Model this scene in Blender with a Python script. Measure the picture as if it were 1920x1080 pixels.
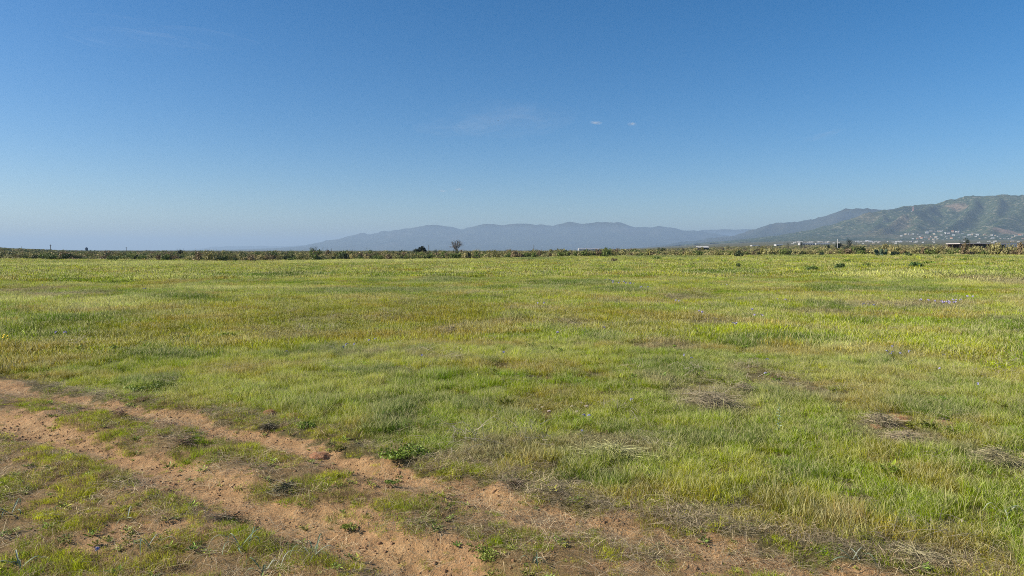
import bpy, math, random
import numpy as np
from mathutils import Vector, Matrix, Quaternion

for o in list(bpy.data.objects):
    bpy.data.objects.remove(o)
scene = bpy.context.scene
COL = scene.collection
R = math.radians

# ------------------------------------------------------------------ camera
CAM_Z = 2.5
F = 1280.0                      # focal length in photo pixels (24 mm on a 36 mm wide sensor)
HOR = 469.0
PITCH = math.atan((540.0 - HOR) / F)
cam = bpy.data.cameras.new('camera')
cam.sensor_width = 36.0
cam.lens = F / 1920.0 * 36.0
cam.clip_start = 0.05
cam.clip_end = 120000.0
camo = bpy.data.objects.new('camera', cam)
camo.location = (0, 0, CAM_Z)
camo.rotation_euler = (R(90) - PITCH, 0, 0)
COL.objects.link(camo)
scene.camera = camo

# ------------------------------------------------------------------ sky and sun
SUN_AZ = -98.0                  # degrees clockwise from the view direction: the sun stands to the left
SUN_EL = 33.0
world = bpy.data.worlds.new('World')
scene.world = world
world.use_nodes = True
wn = world.node_tree
wn.nodes.clear()
sky = wn.nodes.new('ShaderNodeTexSky')
sky.sky_type = 'NISHITA'
sky.sun_disc = False
sky.sun_elevation = R(SUN_EL)
sky.sun_rotation = R(SUN_AZ)
sky.altitude = 200
sky.air_density = .85
sky.dust_density = .9
sky.ozone_density = 3
bg = wn.nodes.new('ShaderNodeBackground')
bg.inputs['Strength'].default_value = 0.071
wo = wn.nodes.new('ShaderNodeOutputWorld')
hs = wn.nodes.new('ShaderNodeHueSaturation')
hs.inputs['Saturation'].default_value = 1.38
wn.links.new(sky.outputs[0], hs.inputs['Color'])
wn.links.new(hs.outputs[0], bg.inputs[0])
wn.links.new(bg.outputs[0], wo.inputs[0])

sun = bpy.data.lights.new('sun', 'SUN')
sun.energy = 4.7
sun.angle = R(0.53)
sun.color = (1.0, 0.95, 0.86)
suno = bpy.data.objects.new('sun', sun)
SD = Vector((math.sin(R(SUN_AZ)) * math.cos(R(SUN_EL)), math.cos(R(SUN_AZ)) * math.cos(R(SUN_EL)), math.sin(R(SUN_EL))))
suno.rotation_euler = SD.to_track_quat('Z', 'Y').to_euler()
suno.location = (-30, 0, 40)
COL.objects.link(suno)

scene.view_settings.view_transform = 'Standard'
scene.view_settings.look = 'None'
scene.view_settings.exposure = 0.85
scene.view_settings.gamma = 1.0
scene.view_settings.use_curve_mapping = False
scene.cycles.volume_bounces = 0
scene.cycles.use_adaptive_sampling = False
scene.cycles.max_bounces = 6
scene.cycles.transparent_max_bounces = 12
scene.cycles.use_denoising = False
scene.cycles.sample_clamp_indirect = 4
scene.cycles.filter_width = 1.0

# ------------------------------------------------------------------ numpy noise
def _hash(ix, iy, seed):
    h = (ix.astype(np.int64) * 374761393 + iy.astype(np.int64) * 668265263 + seed * 1442695041) & 0xFFFFFFFF
    h = ((h ^ (h >> 13)) * 1274126177) & 0xFFFFFFFF
    h = (h ^ (h >> 16)) & 0xFFFFFFFF
    return h.astype(np.float64) / 4294967295.0

def noise(x, y, seed=0):
    x = np.asarray(x, float); y = np.asarray(y, float)
    ix = np.floor(x); iy = np.floor(y)
    fx = x - ix; fy = y - iy
    ux = fx * fx * fx * (fx * (fx * 6 - 15) + 10); uy = fy * fy * fy * (fy * (fy * 6 - 15) + 10)
    def g(ax, ay, dx, dy):
        a = _hash(ax, ay, seed) * 2 * math.pi
        return np.cos(a) * dx + np.sin(a) * dy
    n00 = g(ix, iy, fx, fy); n10 = g(ix + 1, iy, fx - 1, fy)
    n01 = g(ix, iy + 1, fx, fy - 1); n11 = g(ix + 1, iy + 1, fx - 1, fy - 1)
    a = n00 + ux * (n10 - n00); b = n01 + ux * (n11 - n01)
    return (a + uy * (b - a)) * 1.45

def fbm(x, y, octaves=4, seed=0, gain=0.5):
    s = 0; a = 1.0; t = 0
    x = np.asarray(x, float); y = np.asarray(y, float)
    for k in range(octaves):
        s = s + a * noise(x, y, seed + k * 17); t += a
        x = x * 2.03 + 13.7; y = y * 2.03 - 7.1; a *= gain
    return s / t

def sstep(a, b, v):
    t = np.clip((v - a) / (b - a), 0, 1)
    return t * t * (3 - 2 * t)

# ------------------------------------------------------------------ pixel -> place
def ray(px, py):
    v = Vector(((px - 960) / F, 1.0, -(py - 540) / F))
    c, s = math.cos(-PITCH), math.sin(-PITCH)
    return Vector((v.x, v.y * c - v.z * s, v.y * s + v.z * c))

def far_point(px, py, r):
    d = ray(px, py); h = math.hypot(d.x, d.y)
    return Vector((d.x / h * r, d.y / h * r, CAM_Z + d.z / h * r))

def flat(px, py):
    d = ray(px, py); t = -CAM_Z / d.z
    return (d.x * t, d.y * t)

# brush-foot rows seen along the far edge of the field -> how the land lies at 160 m
_bx = np.array([-1600, 0, 250, 500, 900, 1100, 1300, 1500, 1700, 1920, 3500], float)
_by = np.array([486, 486, 488, 490.5, 487.5, 484.5, 482.5, 480.5, 479.5, 479.5, 479.5])
_ba = np.arctan((_bx - 960) / F)
_bz = 2.5 - (_by - HOR) / 1280.0 * 160

RUT1 = [flat(*p) for p in [(-420, 648), (0, 722), (130, 742), (250, 768), (340, 782), (450, 812), (560, 838), (640, 866), (750, 893), (860, 918), (960, 950), (1060, 972), (1180, 998), (1300, 1022), (1500, 1066), (1800, 1130)]]
RUT2 = [flat(*p) for p in [(-420, 700), (0, 788), (100, 818), (200, 842), (300, 878), (380, 915), (450, 944), (540, 972), (640, 1005), (740, 1050), (850, 1100), (1000, 1180)]]

def seg_dist(x, y, pts):
    best = np.full(np.shape(x), 1e9); side = np.zeros(np.shape(x))
    for (ax, ay), (bx, by) in zip(pts[:-1], pts[1:]):
        dx, dy = bx - ax, by - ay
        L2 = dx * dx + dy * dy
        t = np.clip(((x - ax) * dx + (y - ay) * dy) / L2, 0, 1)
        qx = x - ax - t * dx; qy = y - ay - t * dy
        d = np.hypot(qx, qy)
        s = np.sign(dx * (y - ay) - dy * (x - ax))
        m = d < best
        best = np.where(m, d, best); side = np.where(m, s, side)
    return best * side

# bare patches: photo x, y, half width px, half height px, strength
BARE = [(600, 852, 26, 9, 1), (548, 776, 32, 8, .9), (505, 772, 20, 8, .7), (895, 845, 34, 10, .8), (930, 870, 60, 9, .5),
        (1685, 784, 34, 7, 1), (1768, 797, 36, 9, 1), (1640, 800, 40, 9, .7), (1720, 820, 45, 8, .6), (1572, 925, 26, 26, .75), (1800, 866, 22, 5, .7),
        (1262, 888, 14, 6, .6), (1040, 770, 55, 14, .5), (700, 905, 70, 40, .7), (640, 985, 120, 45, .75), (820, 1040, 90, 35, .7), (700, 1060, 150, 40, .55),
        (1050, 972, 50, 12, .9), (200, 1010, 60, 26, .7), (330, 1000, 60, 20, .45), (60, 770, 60, 14, .6), (90, 690, 60, 12, .4), (150, 672, 34, 6, .5), (250, 645, 60, 8, .4),
        (600, 742, 34, 5, .5), (1340, 1065, 60, 20, .7), (930, 925, 60, 14, .55), (1580, 975, 40, 10, .4), (1790, 1050, 50, 14, .5), (430, 900, 60, 14, .4),
        (1380, 730, 40, 8, .3), (1510, 735, 40, 12, .3), (480, 712, 40, 7, .3), (40, 700, 40, 9, .5), (1160, 1065, 70, 14, .3)]
BAREW = []
for (px, py, w, h, s) in BARE:
    cx, cy = flat(px, py)
    x1, _ = flat(px + w, py); _, y0 = flat(px, py + h); _, y1 = flat(px, py - h)
    BAREW.append((cx, cy, abs(x1 - cx), max(0.12, (y1 - y0) / 2), s))

def masks(x, y):
    """soil: 0..1 bare earth; s1: signed distance to the upper rut (+ = field side)"""
    wob = 0.15 * noise(x / 0.9, y / 0.9, 5) + 0.13 * noise(x / 0.28, y / 0.28, 6) + 0.07 * noise(x / 0.1, y / 0.1, 7)
    s1 = seg_dist(x, y, RUT1); s2 = seg_dist(x, y, RUT2)
    w1 = 0.25 + 0.09 * noise(x / 2.1, y / 2.1, 9)
    w2 = 0.29 + 0.11 * noise(x / 1.9, y / 1.9, 10)
    e = 0.16
    r1 = 1 - sstep(w1 - e, w1 + e, np.abs(s1) + wob)
    r2 = 1 - sstep(w2 - e, w2 + e, np.abs(s2) + wob)
    soil = np.maximum(r1, r2)
    nb = 0.35 * noise(x / 0.3, y / 0.3, 12) + 0.3 * noise(x / 0.9, y / 0.9, 13)
    for (cx, cy, rx, ry, s) in BAREW:
        d = np.hypot((x - cx) / rx, (y - cy) / ry)
        soil = np.maximum(soil, s * 0.8 * (1 - sstep(0.6, 1.25, d + nb)))
    soil = soil * (0.62 + 0.38 * sstep(-0.45, 0.1, fbm(x / 0.45, y / 0.45, 3, 14)))
    return soil, s1, s2

def gh(x, y):
    x = np.asarray(x, float); y = np.asarray(y, float)
    r = np.hypot(x, y)
    az = np.arctan2(x, np.maximum(y, 1e-6))
    azc = np.clip(az, _ba[0], _ba[-1])
    zf = np.interp(azc, _ba, _bz)
    z = zf * sstep(25, 165, r)
    z = z + (0.24 * fbm(x / 14, y / 10, 3, 21) + 0.06 * noise(x / 3.1, y / 3.1, 22)) * sstep(4, 20, r) * (1 - sstep(900, 2500, r))
    # far land: rises to a low hill on the left and to the foot of the mountains on the right
    z = z + 5.2 * sstep(260, 900, r) * (1 - sstep(math.radians(-41), math.radians(-30.5), az)) * np.where(y > 0, 1, 0)
    z = z - 0.7 * sstep(260, 700, r) * sstep(math.radians(-28), math.radians(-22), az) * (1 - sstep(math.radians(2), math.radians(12), az))
    fan = sstep(math.radians(4), math.radians(24), az)
    z = z + fan * (np.clip(r - 500, 0, 1e9) ** 1.15) * 0.0042 * (1 - 0.55 * sstep(5000, 12000, r)) * np.where(r > 12000, 12000 / np.maximum(r, 1), 1)
    # near relief: the two ruts and clods
    near = 1 - sstep(14, 24, r)
    m = near > 0
    if np.any(m):
        xx = x[m] if x.ndim else x; yy = y[m] if y.ndim else y
        s1 = seg_dist(xx, yy, RUT1); s2 = seg_dist(xx, yy, RUT2)
        soil, _, _ = masks(xx, yy)
        d = -0.075 * np.exp(-(s1 / 0.22) ** 2) - 0.09 * np.exp(-(s2 / 0.32) ** 2)
        d = d + 0.035 * np.exp(-((s1 - 0.42) / 0.16) ** 2) + 0.04 * np.exp(-((s2 + 0.55) / 0.2) ** 2) + 0.045 * np.exp(-((s2 - 0.55) / 0.22) ** 2)
        d = d + 0.035 * noise(xx / 0.7, yy / 0.7, 31) + 0.018 * noise(xx / 0.22, yy / 0.22, 32) + 0.013 * noise(xx / 0.11, yy / 0.11, 33)
        d = d * near[m] if x.ndim else d * near
        if x.ndim:
            z = z.copy(); z[m] += d
        else:
            z = z + d
    return z

def gh1(x, y):
    return float(gh(np.array([x]), np.array([y]))[0])

def at(px, py):
    """point of the ground seen at a photo pixel"""
    d = ray(px, py); h = math.hypot(d.x, d.y)
    rs = np.geomspace(3.0, 3000, 1500)
    x = d.x / h * rs; y = d.y / h * rs
    zr = CAM_Z + d.z / h * rs
    under = np.nonzero(zr <= gh(x, y))[0]
    k = under[0] if len(under) else len(rs) - 1
    return Vector((x[k], y[k], gh1(x[k], y[k])))

def on(px, r):
    """point of the ground at a photo column and a distance"""
    p = far_point(px, HOR, r)
    return Vector((p.x, p.y, gh1(p.x, p.y)))

# ------------------------------------------------------------------ materials
MATS = {}
def mat_new(name):
    m = bpy.data.materials.new(name); m.use_nodes = True
    nt = m.node_tree
    b = nt.nodes['Principled BSDF']
    b.inputs['Roughness'].default_value = 0.9
    b.inputs['Specular IOR Level'].default_value = 0.2
    MATS[name] = m
    return m, nt, b

def N(nt, t, **kw):
    n = nt.nodes.new(t)
    for k, v in kw.items():
        if k.startswith('i_'):
            key = k[2:]
            n.inputs[int(key) if key.isdigit() else key].default_value = v
        else:
            setattr(n, k, v)
    return n

def ramp(nt, fac, stops):
    r = nt.nodes.new('ShaderNodeValToRGB')
    e = r.color_ramp.elements
    while len(e) < len(stops): e.new(0.5)
    for k, (p, c) in enumerate(stops):
        e[k].position = p; e[k].color = (*c, 1) if len(c) == 3 else c
    nt.links.new(fac, r.inputs[0])
    return r

def mix(nt, fac, a, b, blend='MIX'):
    m = nt.nodes.new('ShaderNodeMix'); m.data_type = 'RGBA'; m.blend_type = blend
    for s, v in ((m.inputs['Factor'], fac), (m.inputs['A'], a), (m.inputs['B'], b)):
        if hasattr(v, 'links') or hasattr(v, 'is_linked'): nt.links.new(v, s)
        else: s.default_value = v if not isinstance(v, tuple) or len(v) == 4 else (*v, 1)
    return m.outputs['Result']

def noise_tex(nt, scale, detail=4, rough=0.55, coord=None, dist=0.0):
    n = N(nt, 'ShaderNodeTexNoise')
    n.inputs['Scale'].default_value = scale; n.inputs['Detail'].default_value = detail
    n.inputs['Roughness'].default_value = rough; n.inputs['Distortion'].default_value = dist
    if coord is None:
        g = nt.nodes.get('GEO') or N(nt, 'ShaderNodeNewGeometry', name='GEO')
        coord = g.outputs['Position']
    nt.links.new(coord, n.inputs['Vector'])
    return n.outputs['Fac']

def plain(name, col, rough=0.85, var=0.25, scale=3.0):
    m, nt, b = mat_new(name)
    tc = N(nt, 'ShaderNodeTexCoord')
    f = noise_tex(nt, scale, 4, 0.6, tc.outputs['Object'])
    dark = tuple(c * (1 - var) for c in col); light = tuple(min(1, c * (1 + var)) for c in col)
    r = ramp(nt, f, [(0.3, dark), (0.7, light)])
    nt.links.new(r.outputs[0], b.inputs['Base Color'])
    b.inputs['Roughness'].default_value = rough
    return m

# soil / ground
def ground_material():
    m, nt, b = mat_new('soil_and_turf')
    a = N(nt, 'ShaderNodeAttribute', attribute_name='cover')
    ft = N(nt, 'ShaderNodeAttribute', attribute_name='fartint')
    n1 = noise_tex(nt, 1.3, 5); n2 = noise_tex(nt, 9, 6, 0.65); n3 = noise_tex(nt, 45, 5, 0.7); n4 = noise_tex(nt, 150, 3, 0.7)
    soil = ramp(nt, n2, [(0.25, (0.18, 0.095, 0.038)), (0.5, (0.37, 0.215, 0.092)), (0.75, (0.53, 0.335, 0.16))]).outputs[0]
    soil = mix(nt, ramp(nt, n1, [(0.35, (0, 0, 0)), (0.7, (0.6, 0.6, 0.6))]).outputs[0], soil, (0.33, 0.175, 0.08))
    # dry litter strewn on the earth
    lit = ramp(nt, n3, [(0.5, (0, 0, 0)), (0.62, (0.8, 0.8, 0.8))]).outputs[0]
    soil = mix(nt, lit, soil, (0.20, 0.15, 0.085))
    dk = ramp(nt, n4, [(0.52, (0, 0, 0)), (0.64, (0.75, 0.75, 0.75))]).outputs[0]
    soil = mix(nt, dk, soil, (0.12, 0.08, 0.04))
    turf = ramp(nt, n3, [(0.3, (0.045, 0.036, 0.014)), (0.55, (0.10, 0.082, 0.022)), (0.75, (0.18, 0.135, 0.055))]).outputs[0]  # litter colour darkened, standing in for shade in the gaps between tussocks
    cov = N(nt, 'ShaderNodeMath', operation='ADD'); nt.links.new(a.outputs['Fac'], cov.inputs[0])
    sc = N(nt, 'ShaderNodeMath', operation='MULTIPLY_ADD', i_1=0.7, i_2=-0.35); nt.links.new(n2, sc.inputs[0]); nt.links.new(sc.outputs[0], cov.inputs[1])
    cv = ramp(nt, cov.outputs[0], [(0.35, (0, 0, 0)), (0.75, (1, 1, 1))]).outputs[0]
    near = mix(nt, cv, soil, turf)
    f1 = noise_tex(nt, 0.02, 6, 0.7); f2 = noise_tex(nt, 0.004, 5, 0.6)
    far = ramp(nt, f1, [(0.3, (0.04, 0.045, 0.018)), (0.5, (0.075, 0.075, 0.032)), (0.66, (0.13, 0.11, 0.06))]).outputs[0]
    far = mix(nt, ramp(nt, f2, [(0.45, (0, 0, 0)), (0.7, (0.5, 0.5, 0.5))]).outputs[0], far, (0.17, 0.13, 0.075))
    col = mix(nt, ft.outputs['Fac'], near, far)
    nt.links.new(col, b.inputs['Base Color'])
    bm = N(nt, 'ShaderNodeBump'); bm.inputs['Strength'].default_value = 0.9; bm.inputs['Distance'].default_value = 0.045
    h = N(nt, 'ShaderNodeMath', operation='MULTIPLY_ADD', i_1=0.45); nt.links.new(n3, h.inputs[0])
    h2 = N(nt, 'ShaderNodeMath', operation='MULTIPLY'); h2.inputs[1].default_value = 1.0; nt.links.new(n2, h2.inputs[0])
    nt.links.new(h2.outputs[0], h.inputs[2])
    nt.links.new(h.outputs[0], bm.inputs['Height'])
    nt.links.new(bm.outputs[0], b.inputs['Normal'])
    return m

def leaf_material(name, translucent=0.35, gloss=0.25, rough=0.55, up=0.0):
    """colour: per tuft 'tint', per blade 'rnd', towards the ripe 'head' colour where blades carry seed"""
    m, nt, b = mat_new(name)
    t = N(nt, 'ShaderNodeAttribute', attribute_type='INSTANCER', attribute_name='tint')
    rn = N(nt, 'ShaderNodeAttribute', attribute_name='rnd')
    hd = N(nt, 'ShaderNodeAttribute', attribute_name='head')
    br = N(nt, 'ShaderNodeMapRange'); br.inputs['To Min'].default_value = 0.22; br.inputs['To Max'].default_value = 1.95
    nt.links.new(rn.outputs['Fac'], br.inputs['Value'])
    vm = N(nt, 'ShaderNodeVectorMath', operation='SCALE')
    nt.links.new(t.outputs['Color'], vm.inputs[0]); nt.links.new(br.outputs[0], vm.inputs['Scale'])
    col = mix(nt, hd.outputs['Fac'], vm.outputs[0], (0.60, 0.54, 0.27))
    nt.links.new(col, b.inputs['Base Color'])
    b.inputs['Roughness'].default_value = rough
    b.inputs['Specular IOR Level'].default_value = gloss
    tr = N(nt, 'ShaderNodeBsdfTranslucent'); nt.links.new(col, tr.inputs['Color'])
    if up:
        g = N(nt, 'ShaderNodeNewGeometry'); va = N(nt, 'ShaderNodeVectorMath', operation='ADD', i_1=(0, 0, up)); vn = N(nt, 'ShaderNodeVectorMath', operation='NORMALIZE')
        nt.links.new(g.outputs['Normal'], va.inputs[0]); nt.links.new(va.outputs[0], vn.inputs[0]); nt.links.new(vn.outputs[0], b.inputs['Normal'])
    ms = N(nt, 'ShaderNodeMixShader', i_0=translucent)
    nt.links.new(b.outputs[0], ms.inputs[1]); nt.links.new(tr.outputs[0], ms.inputs[2])
    nt.links.new(ms.outputs[0], nt.nodes['Material Output'].inputs['Surface'])
    return m

M_GROUND = ground_material()
M_GRASS = leaf_material('grass_blade', 0.45, 0.04, 0.8, 0.5)
M_LEAF = leaf_material('shrub_leaf', 0.2, 0.25)
M_STRAW = leaf_material('dry_stem', 0.15, 0.3)
M_BARK = plain('bark', (0.14, 0.11, 0.085))
M_WOOD = plain('pole_wood', (0.10, 0.08, 0.065))
M_WHITE = plain('white_render', (0.42, 0.405, 0.38), 0.7, 0.08)
M_CREAM = plain('cream_render', (0.40, 0.31, 0.22), 0.8, 0.1)
M_ORANGE = plain('orange_render', (0.62, 0.34, 0.13), 0.8, 0.1)
M_GREYW = plain('grey_render', (0.27, 0.26, 0.25), 0.8, 0.12)
M_ROOF = plain('sheet_roof', (0.40, 0.405, 0.41), 0.4, 0.1)
M_TILE = plain('clay_tile', (0.36, 0.15, 0.08), 0.8, 0.2)
M_DARK = plain('dark_opening', (0.03, 0.032, 0.036), 0.4, 0.2)
M_STEEL = plain('painted_steel', (0.13, 0.17, 0.22), 0.5, 0.15)
M_MAST = plain('mast_paint', (0.62, 0.30, 0.26), 0.5, 0.1)
M_STONE = plain('pink_stone', (0.38, 0.30, 0.26), 0.85, 0.25, 20)
M_CLOD = plain('earth_clod', (0.22, 0.125, 0.065), 0.95, 0.3, 8)
M_MOUND = plain('fresh_red_earth', (0.26, 0.12, 0.06), 0.95, 0.25, 14)
M_CACT = plain('cactus_skin', (0.06, 0.085, 0.045), 0.6, 0.25)

# ------------------------------------------------------------------ mesh helpers
def mesh_np(name, verts, faces, mat=None, attrs=None, smooth=False):
    me = bpy.data.meshes.new(name)
    verts = np.asarray(verts, float)
    if isinstance(faces, np.ndarray):
        k = faces.shape[1]; n = len(faces)
        me.vertices.add(len(verts)); me.vertices.foreach_set('co', verts.ravel())
        me.loops.add(n * k); me.loops.foreach_set('vertex_index', faces.ravel().astype(np.int32))
        me.polygons.add(n); me.polygons.foreach_set('loop_start', (np.arange(n) * k).astype(np.int32))
        me.polygons.foreach_set('loop_total', np.full(n, k, np.int32))
        me.update(calc_edges=True)
    else:
        me.from_pydata(verts.tolist(), [], faces)
    if smooth:
        me.polygons.foreach_set('use_smooth', np.ones(len(me.polygons), bool))
    if attrs:
        for an, av in attrs.items():
            a = me.attributes.new(an, 'FLOAT', 'POINT'); a.data.foreach_set('value', np.asarray(av, np.float32))
    for mm in (mat if isinstance(mat, (list, tuple)) else [mat]):
        if mm: me.materials.append(mm)
    me.update()
    return me

def obj(name, me, parent=None, loc=None, **props):
    o = bpy.data.objects.new(name, me)
    COL.objects.link(o)
    if parent: o.parent = parent
    if loc is not None: o.location = loc
    for k, v in props.items(): o[k] = v
    return o

def thing(name, loc, label, cat, group=None, rz=0.0):
    o = obj(name, None, None, loc, label=label, category=cat)
    o.empty_display_size = 0.2
    if group: o['group'] = group
    o.rotation_euler = (0, 0, rz)
    return o

def struct(name, me, label=None):
    o = obj(name, me); o['kind'] = 'structure'
    if label: o['label'] = label
    return o

class MB:
    def __init__(s): s.v = []; s.f = []; s.mi = []; s.m = 0
    def add(s, vs, fs):
        b = len(s.v); s.v += [tuple(v) for v in vs]
        for f in fs: s.f.append([b + i for i in f]); s.mi.append(s.m)
    def box(s, x0, x1, y0, y1, z0, z1):
        s.add([(x0, y0, z0), (x1, y0, z0), (x1, y1, z0), (x0, y1, z0), (x0, y0, z1), (x1, y0, z1), (x1, y1, z1), (x0, y1, z1)],
              [(0, 3, 2, 1), (4, 5, 6, 7), (0, 1, 5, 4), (1, 2, 6, 5), (2, 3, 7, 6), (3, 0, 4, 7)])
    def tube(s, pts, radii, n=5, cap=True):
        rings = []
        for k, p in enumerate(pts):
            p = Vector(p)
            d = (Vector(pts[min(k + 1, len(pts) - 1)]) - Vector(pts[max(k - 1, 0)])).normalized()
            u = d.orthogonal().normalized(); w = d.cross(u)
            rings.append([p + (u * math.cos(2 * math.pi * i / n) + w * math.sin(2 * math.pi * i / n)) * radii[k] for i in range(n)])
        vs = [v for r in rings for v in r]; fs = []
        for k in range(len(rings) - 1):
            for i in range(n):
                j = (i + 1) % n
                fs.append((k * n + i, k * n + j, (k + 1) * n + j, (k + 1) * n + i))
        if cap: fs += [tuple(range(n))[::-1], tuple((len(rings) - 1) * n + i for i in range(n))]
        s.add(vs, fs)
    def mesh(s, name, mats):
        me = bpy.data.meshes.new(name); me.from_pydata(s.v, [], s.f)
        for m in (mats if isinstance(mats, (list, tuple)) else [mats]): me.materials.append(m)
        me.polygons.foreach_set('material_index', s.mi); me.update()
        return me

_t = (1 + 5 ** 0.5) / 2
ICO_V = np.array([(-1, _t, 0), (1, _t, 0), (-1, -_t, 0), (1, -_t, 0), (0, -1, _t), (0, 1, _t), (0, -1, -_t), (0, 1, -_t), (_t, 0, -1), (_t, 0, 1), (-_t, 0, -1), (-_t, 0, 1)], float)
ICO_V /= np.linalg.norm(ICO_V[0])
ICO_F = np.array([(0, 11, 5), (0, 5, 1), (0, 1, 7), (0, 7, 10), (0, 10, 11), (1, 5, 9), (5, 11, 4), (11, 10, 2), (10, 7, 6), (7, 1, 8), (3, 9, 4), (3, 4, 2), (3, 2, 6), (3, 6, 8), (3, 8, 9), (4, 9, 5), (2, 4, 11), (6, 2, 10), (8, 6, 7), (9, 8, 1)])
def ico(level):
    V = [tuple(v) for v in ICO_V]; Fs = [tuple(f) for f in ICO_F]
    for _ in range(level):
        cache = {}; nf = []
        def mid(a, b):
            k = (min(a, b), max(a, b))
            if k not in cache:
                v = (np.array(V[a]) + np.array(V[b])); v /= np.linalg.norm(v)
                cache[k] = len(V); V.append(tuple(v))
            return cache[k]
        for a, b, c in Fs:
            ab, bc, ca = mid(a, b), mid(b, c), mid(c, a)
            nf += [(a, ab, ca), (b, bc, ab), (c, ca, bc), (ab, bc, ca)]
        Fs = nf
    return np.array(V), np.array(Fs)

# ------------------------------------------------------------------ ground sheet (one tensor grid, split into field and track)
def axis(lo, hi, step, g, limit_lo, limit_hi):
    c = list(np.arange(lo, hi + 1e-6, step))
    s = step; v = c[-1]
    while v < limit_hi:
        s *= g; v += s; c.append(v)
    s = step; v = c[0]; pre = []
    while v > limit_lo:
        s *= g; v -= s; pre.append(v)
    return np.array(pre[::-1] + c)

xs = axis(-9, 9, 0.05, 1.035, -45000, 45000)
ys = axis(4.4, 13, 0.05, 1.035, -20000, 45000)
GX, GY = np.meshgrid(xs, ys)
GZ = gh(GX.ravel(), GY.ravel())
soil, s1, s2 = masks(GX.ravel(), GY.ravel())
near = np.hypot(GX.ravel(), GY.ravel())
soil = soil * (1 - sstep(30, 60, near))
low = 1 - sstep(-0.4, 0.3, s1)                              # the trodden side of the upper rut
cover = np.clip(1 - soil - 0.45 * low, 0, 1)
fart = sstep(190, 320, near)
gv = np.stack([GX.ravel(), GY.ravel(), GZ], 1)
nx, ny = len(xs), len(ys)
idx = np.arange(nx * ny).reshape(ny, nx)
quads = np.stack([idx[:-1, :-1], idx[:-1, 1:], idx[1:, 1:], idx[1:, :-1]], -1).reshape(-1, 4)
qc = quads[:, 0]
intrack = (s1[qc] < 0.32) & (s2[qc] > -0.5) & (near[qc] < 22)
def submesh(name, q):
    u, inv = np.unique(q.ravel(), return_inverse=True)
    return mesh_np(name, gv[u], inv.reshape(-1, 4), M_GROUND, {'cover': cover[u], 'fartint': fart[u]}, True)
struct('ground', submesh('ground', quads[~intrack]))
struct('dirt_track', submesh('dirt_track', quads[intrack]), 'rutted reddish dirt track crossing the near left corner of the field')

# ------------------------------------------------------------------ mountains
def mountain_material(name, a, b_, c, s1_, rock, rockamt, speck):
    m, nt, b = mat_new(name)
    n1 = noise_tex(nt, s1_, 7, 0.65); n2 = noise_tex(nt, s1_ * 9, 5, 0.75); n3 = noise_tex(nt, s1_ * 0.35, 4, 0.6)
    col = ramp(nt, n1, [(0.35, a), (0.52, b_), (0.68, c)]).outputs[0]
    col = mix(nt, ramp(nt, n3, [(0.45, (0, 0, 0)), (0.65, (0.7,) * 3)]).outputs[0], col, b_)
    col = mix(nt, ramp(nt, n2, [(0.55, (0, 0, 0)), (0.62, (speck,) * 3)]).outputs[0], col, rock)
    col = mix(nt, ramp(nt, n2, [(0.36, (0.9,) * 3), (0.47, (0, 0, 0))]).outputs[0], col, tuple(q * 0.35 for q in a))
    at_ = N(nt, 'ShaderNodeAttribute', attribute_name='bare')
    g = N(nt, 'ShaderNodeMath', operation='MULTIPLY'); nt.links.new(at_.outputs['Fac'], g.inputs[0]); nt.links.new(ramp(nt, n2, [(0.3, (0, 0, 0)), (0.55, (1, 1, 1))]).outputs[0], g.inputs[1])
    col = mix(nt, g.outputs[0], col, (0.27, 0.18, 0.12))
    nt.links.new(col, b.inputs['Base Color'])
    bm = N(nt, 'ShaderNodeBump'); bm.inputs['Strength'].default_value = 1.0; bm.inputs['Distance'].default_value = 0.03 / s1_
    nt.links.new(n2, bm.inputs['Height']); nt.links.new(bm.outputs[0], b.inputs['Normal'])
    return m

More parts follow.
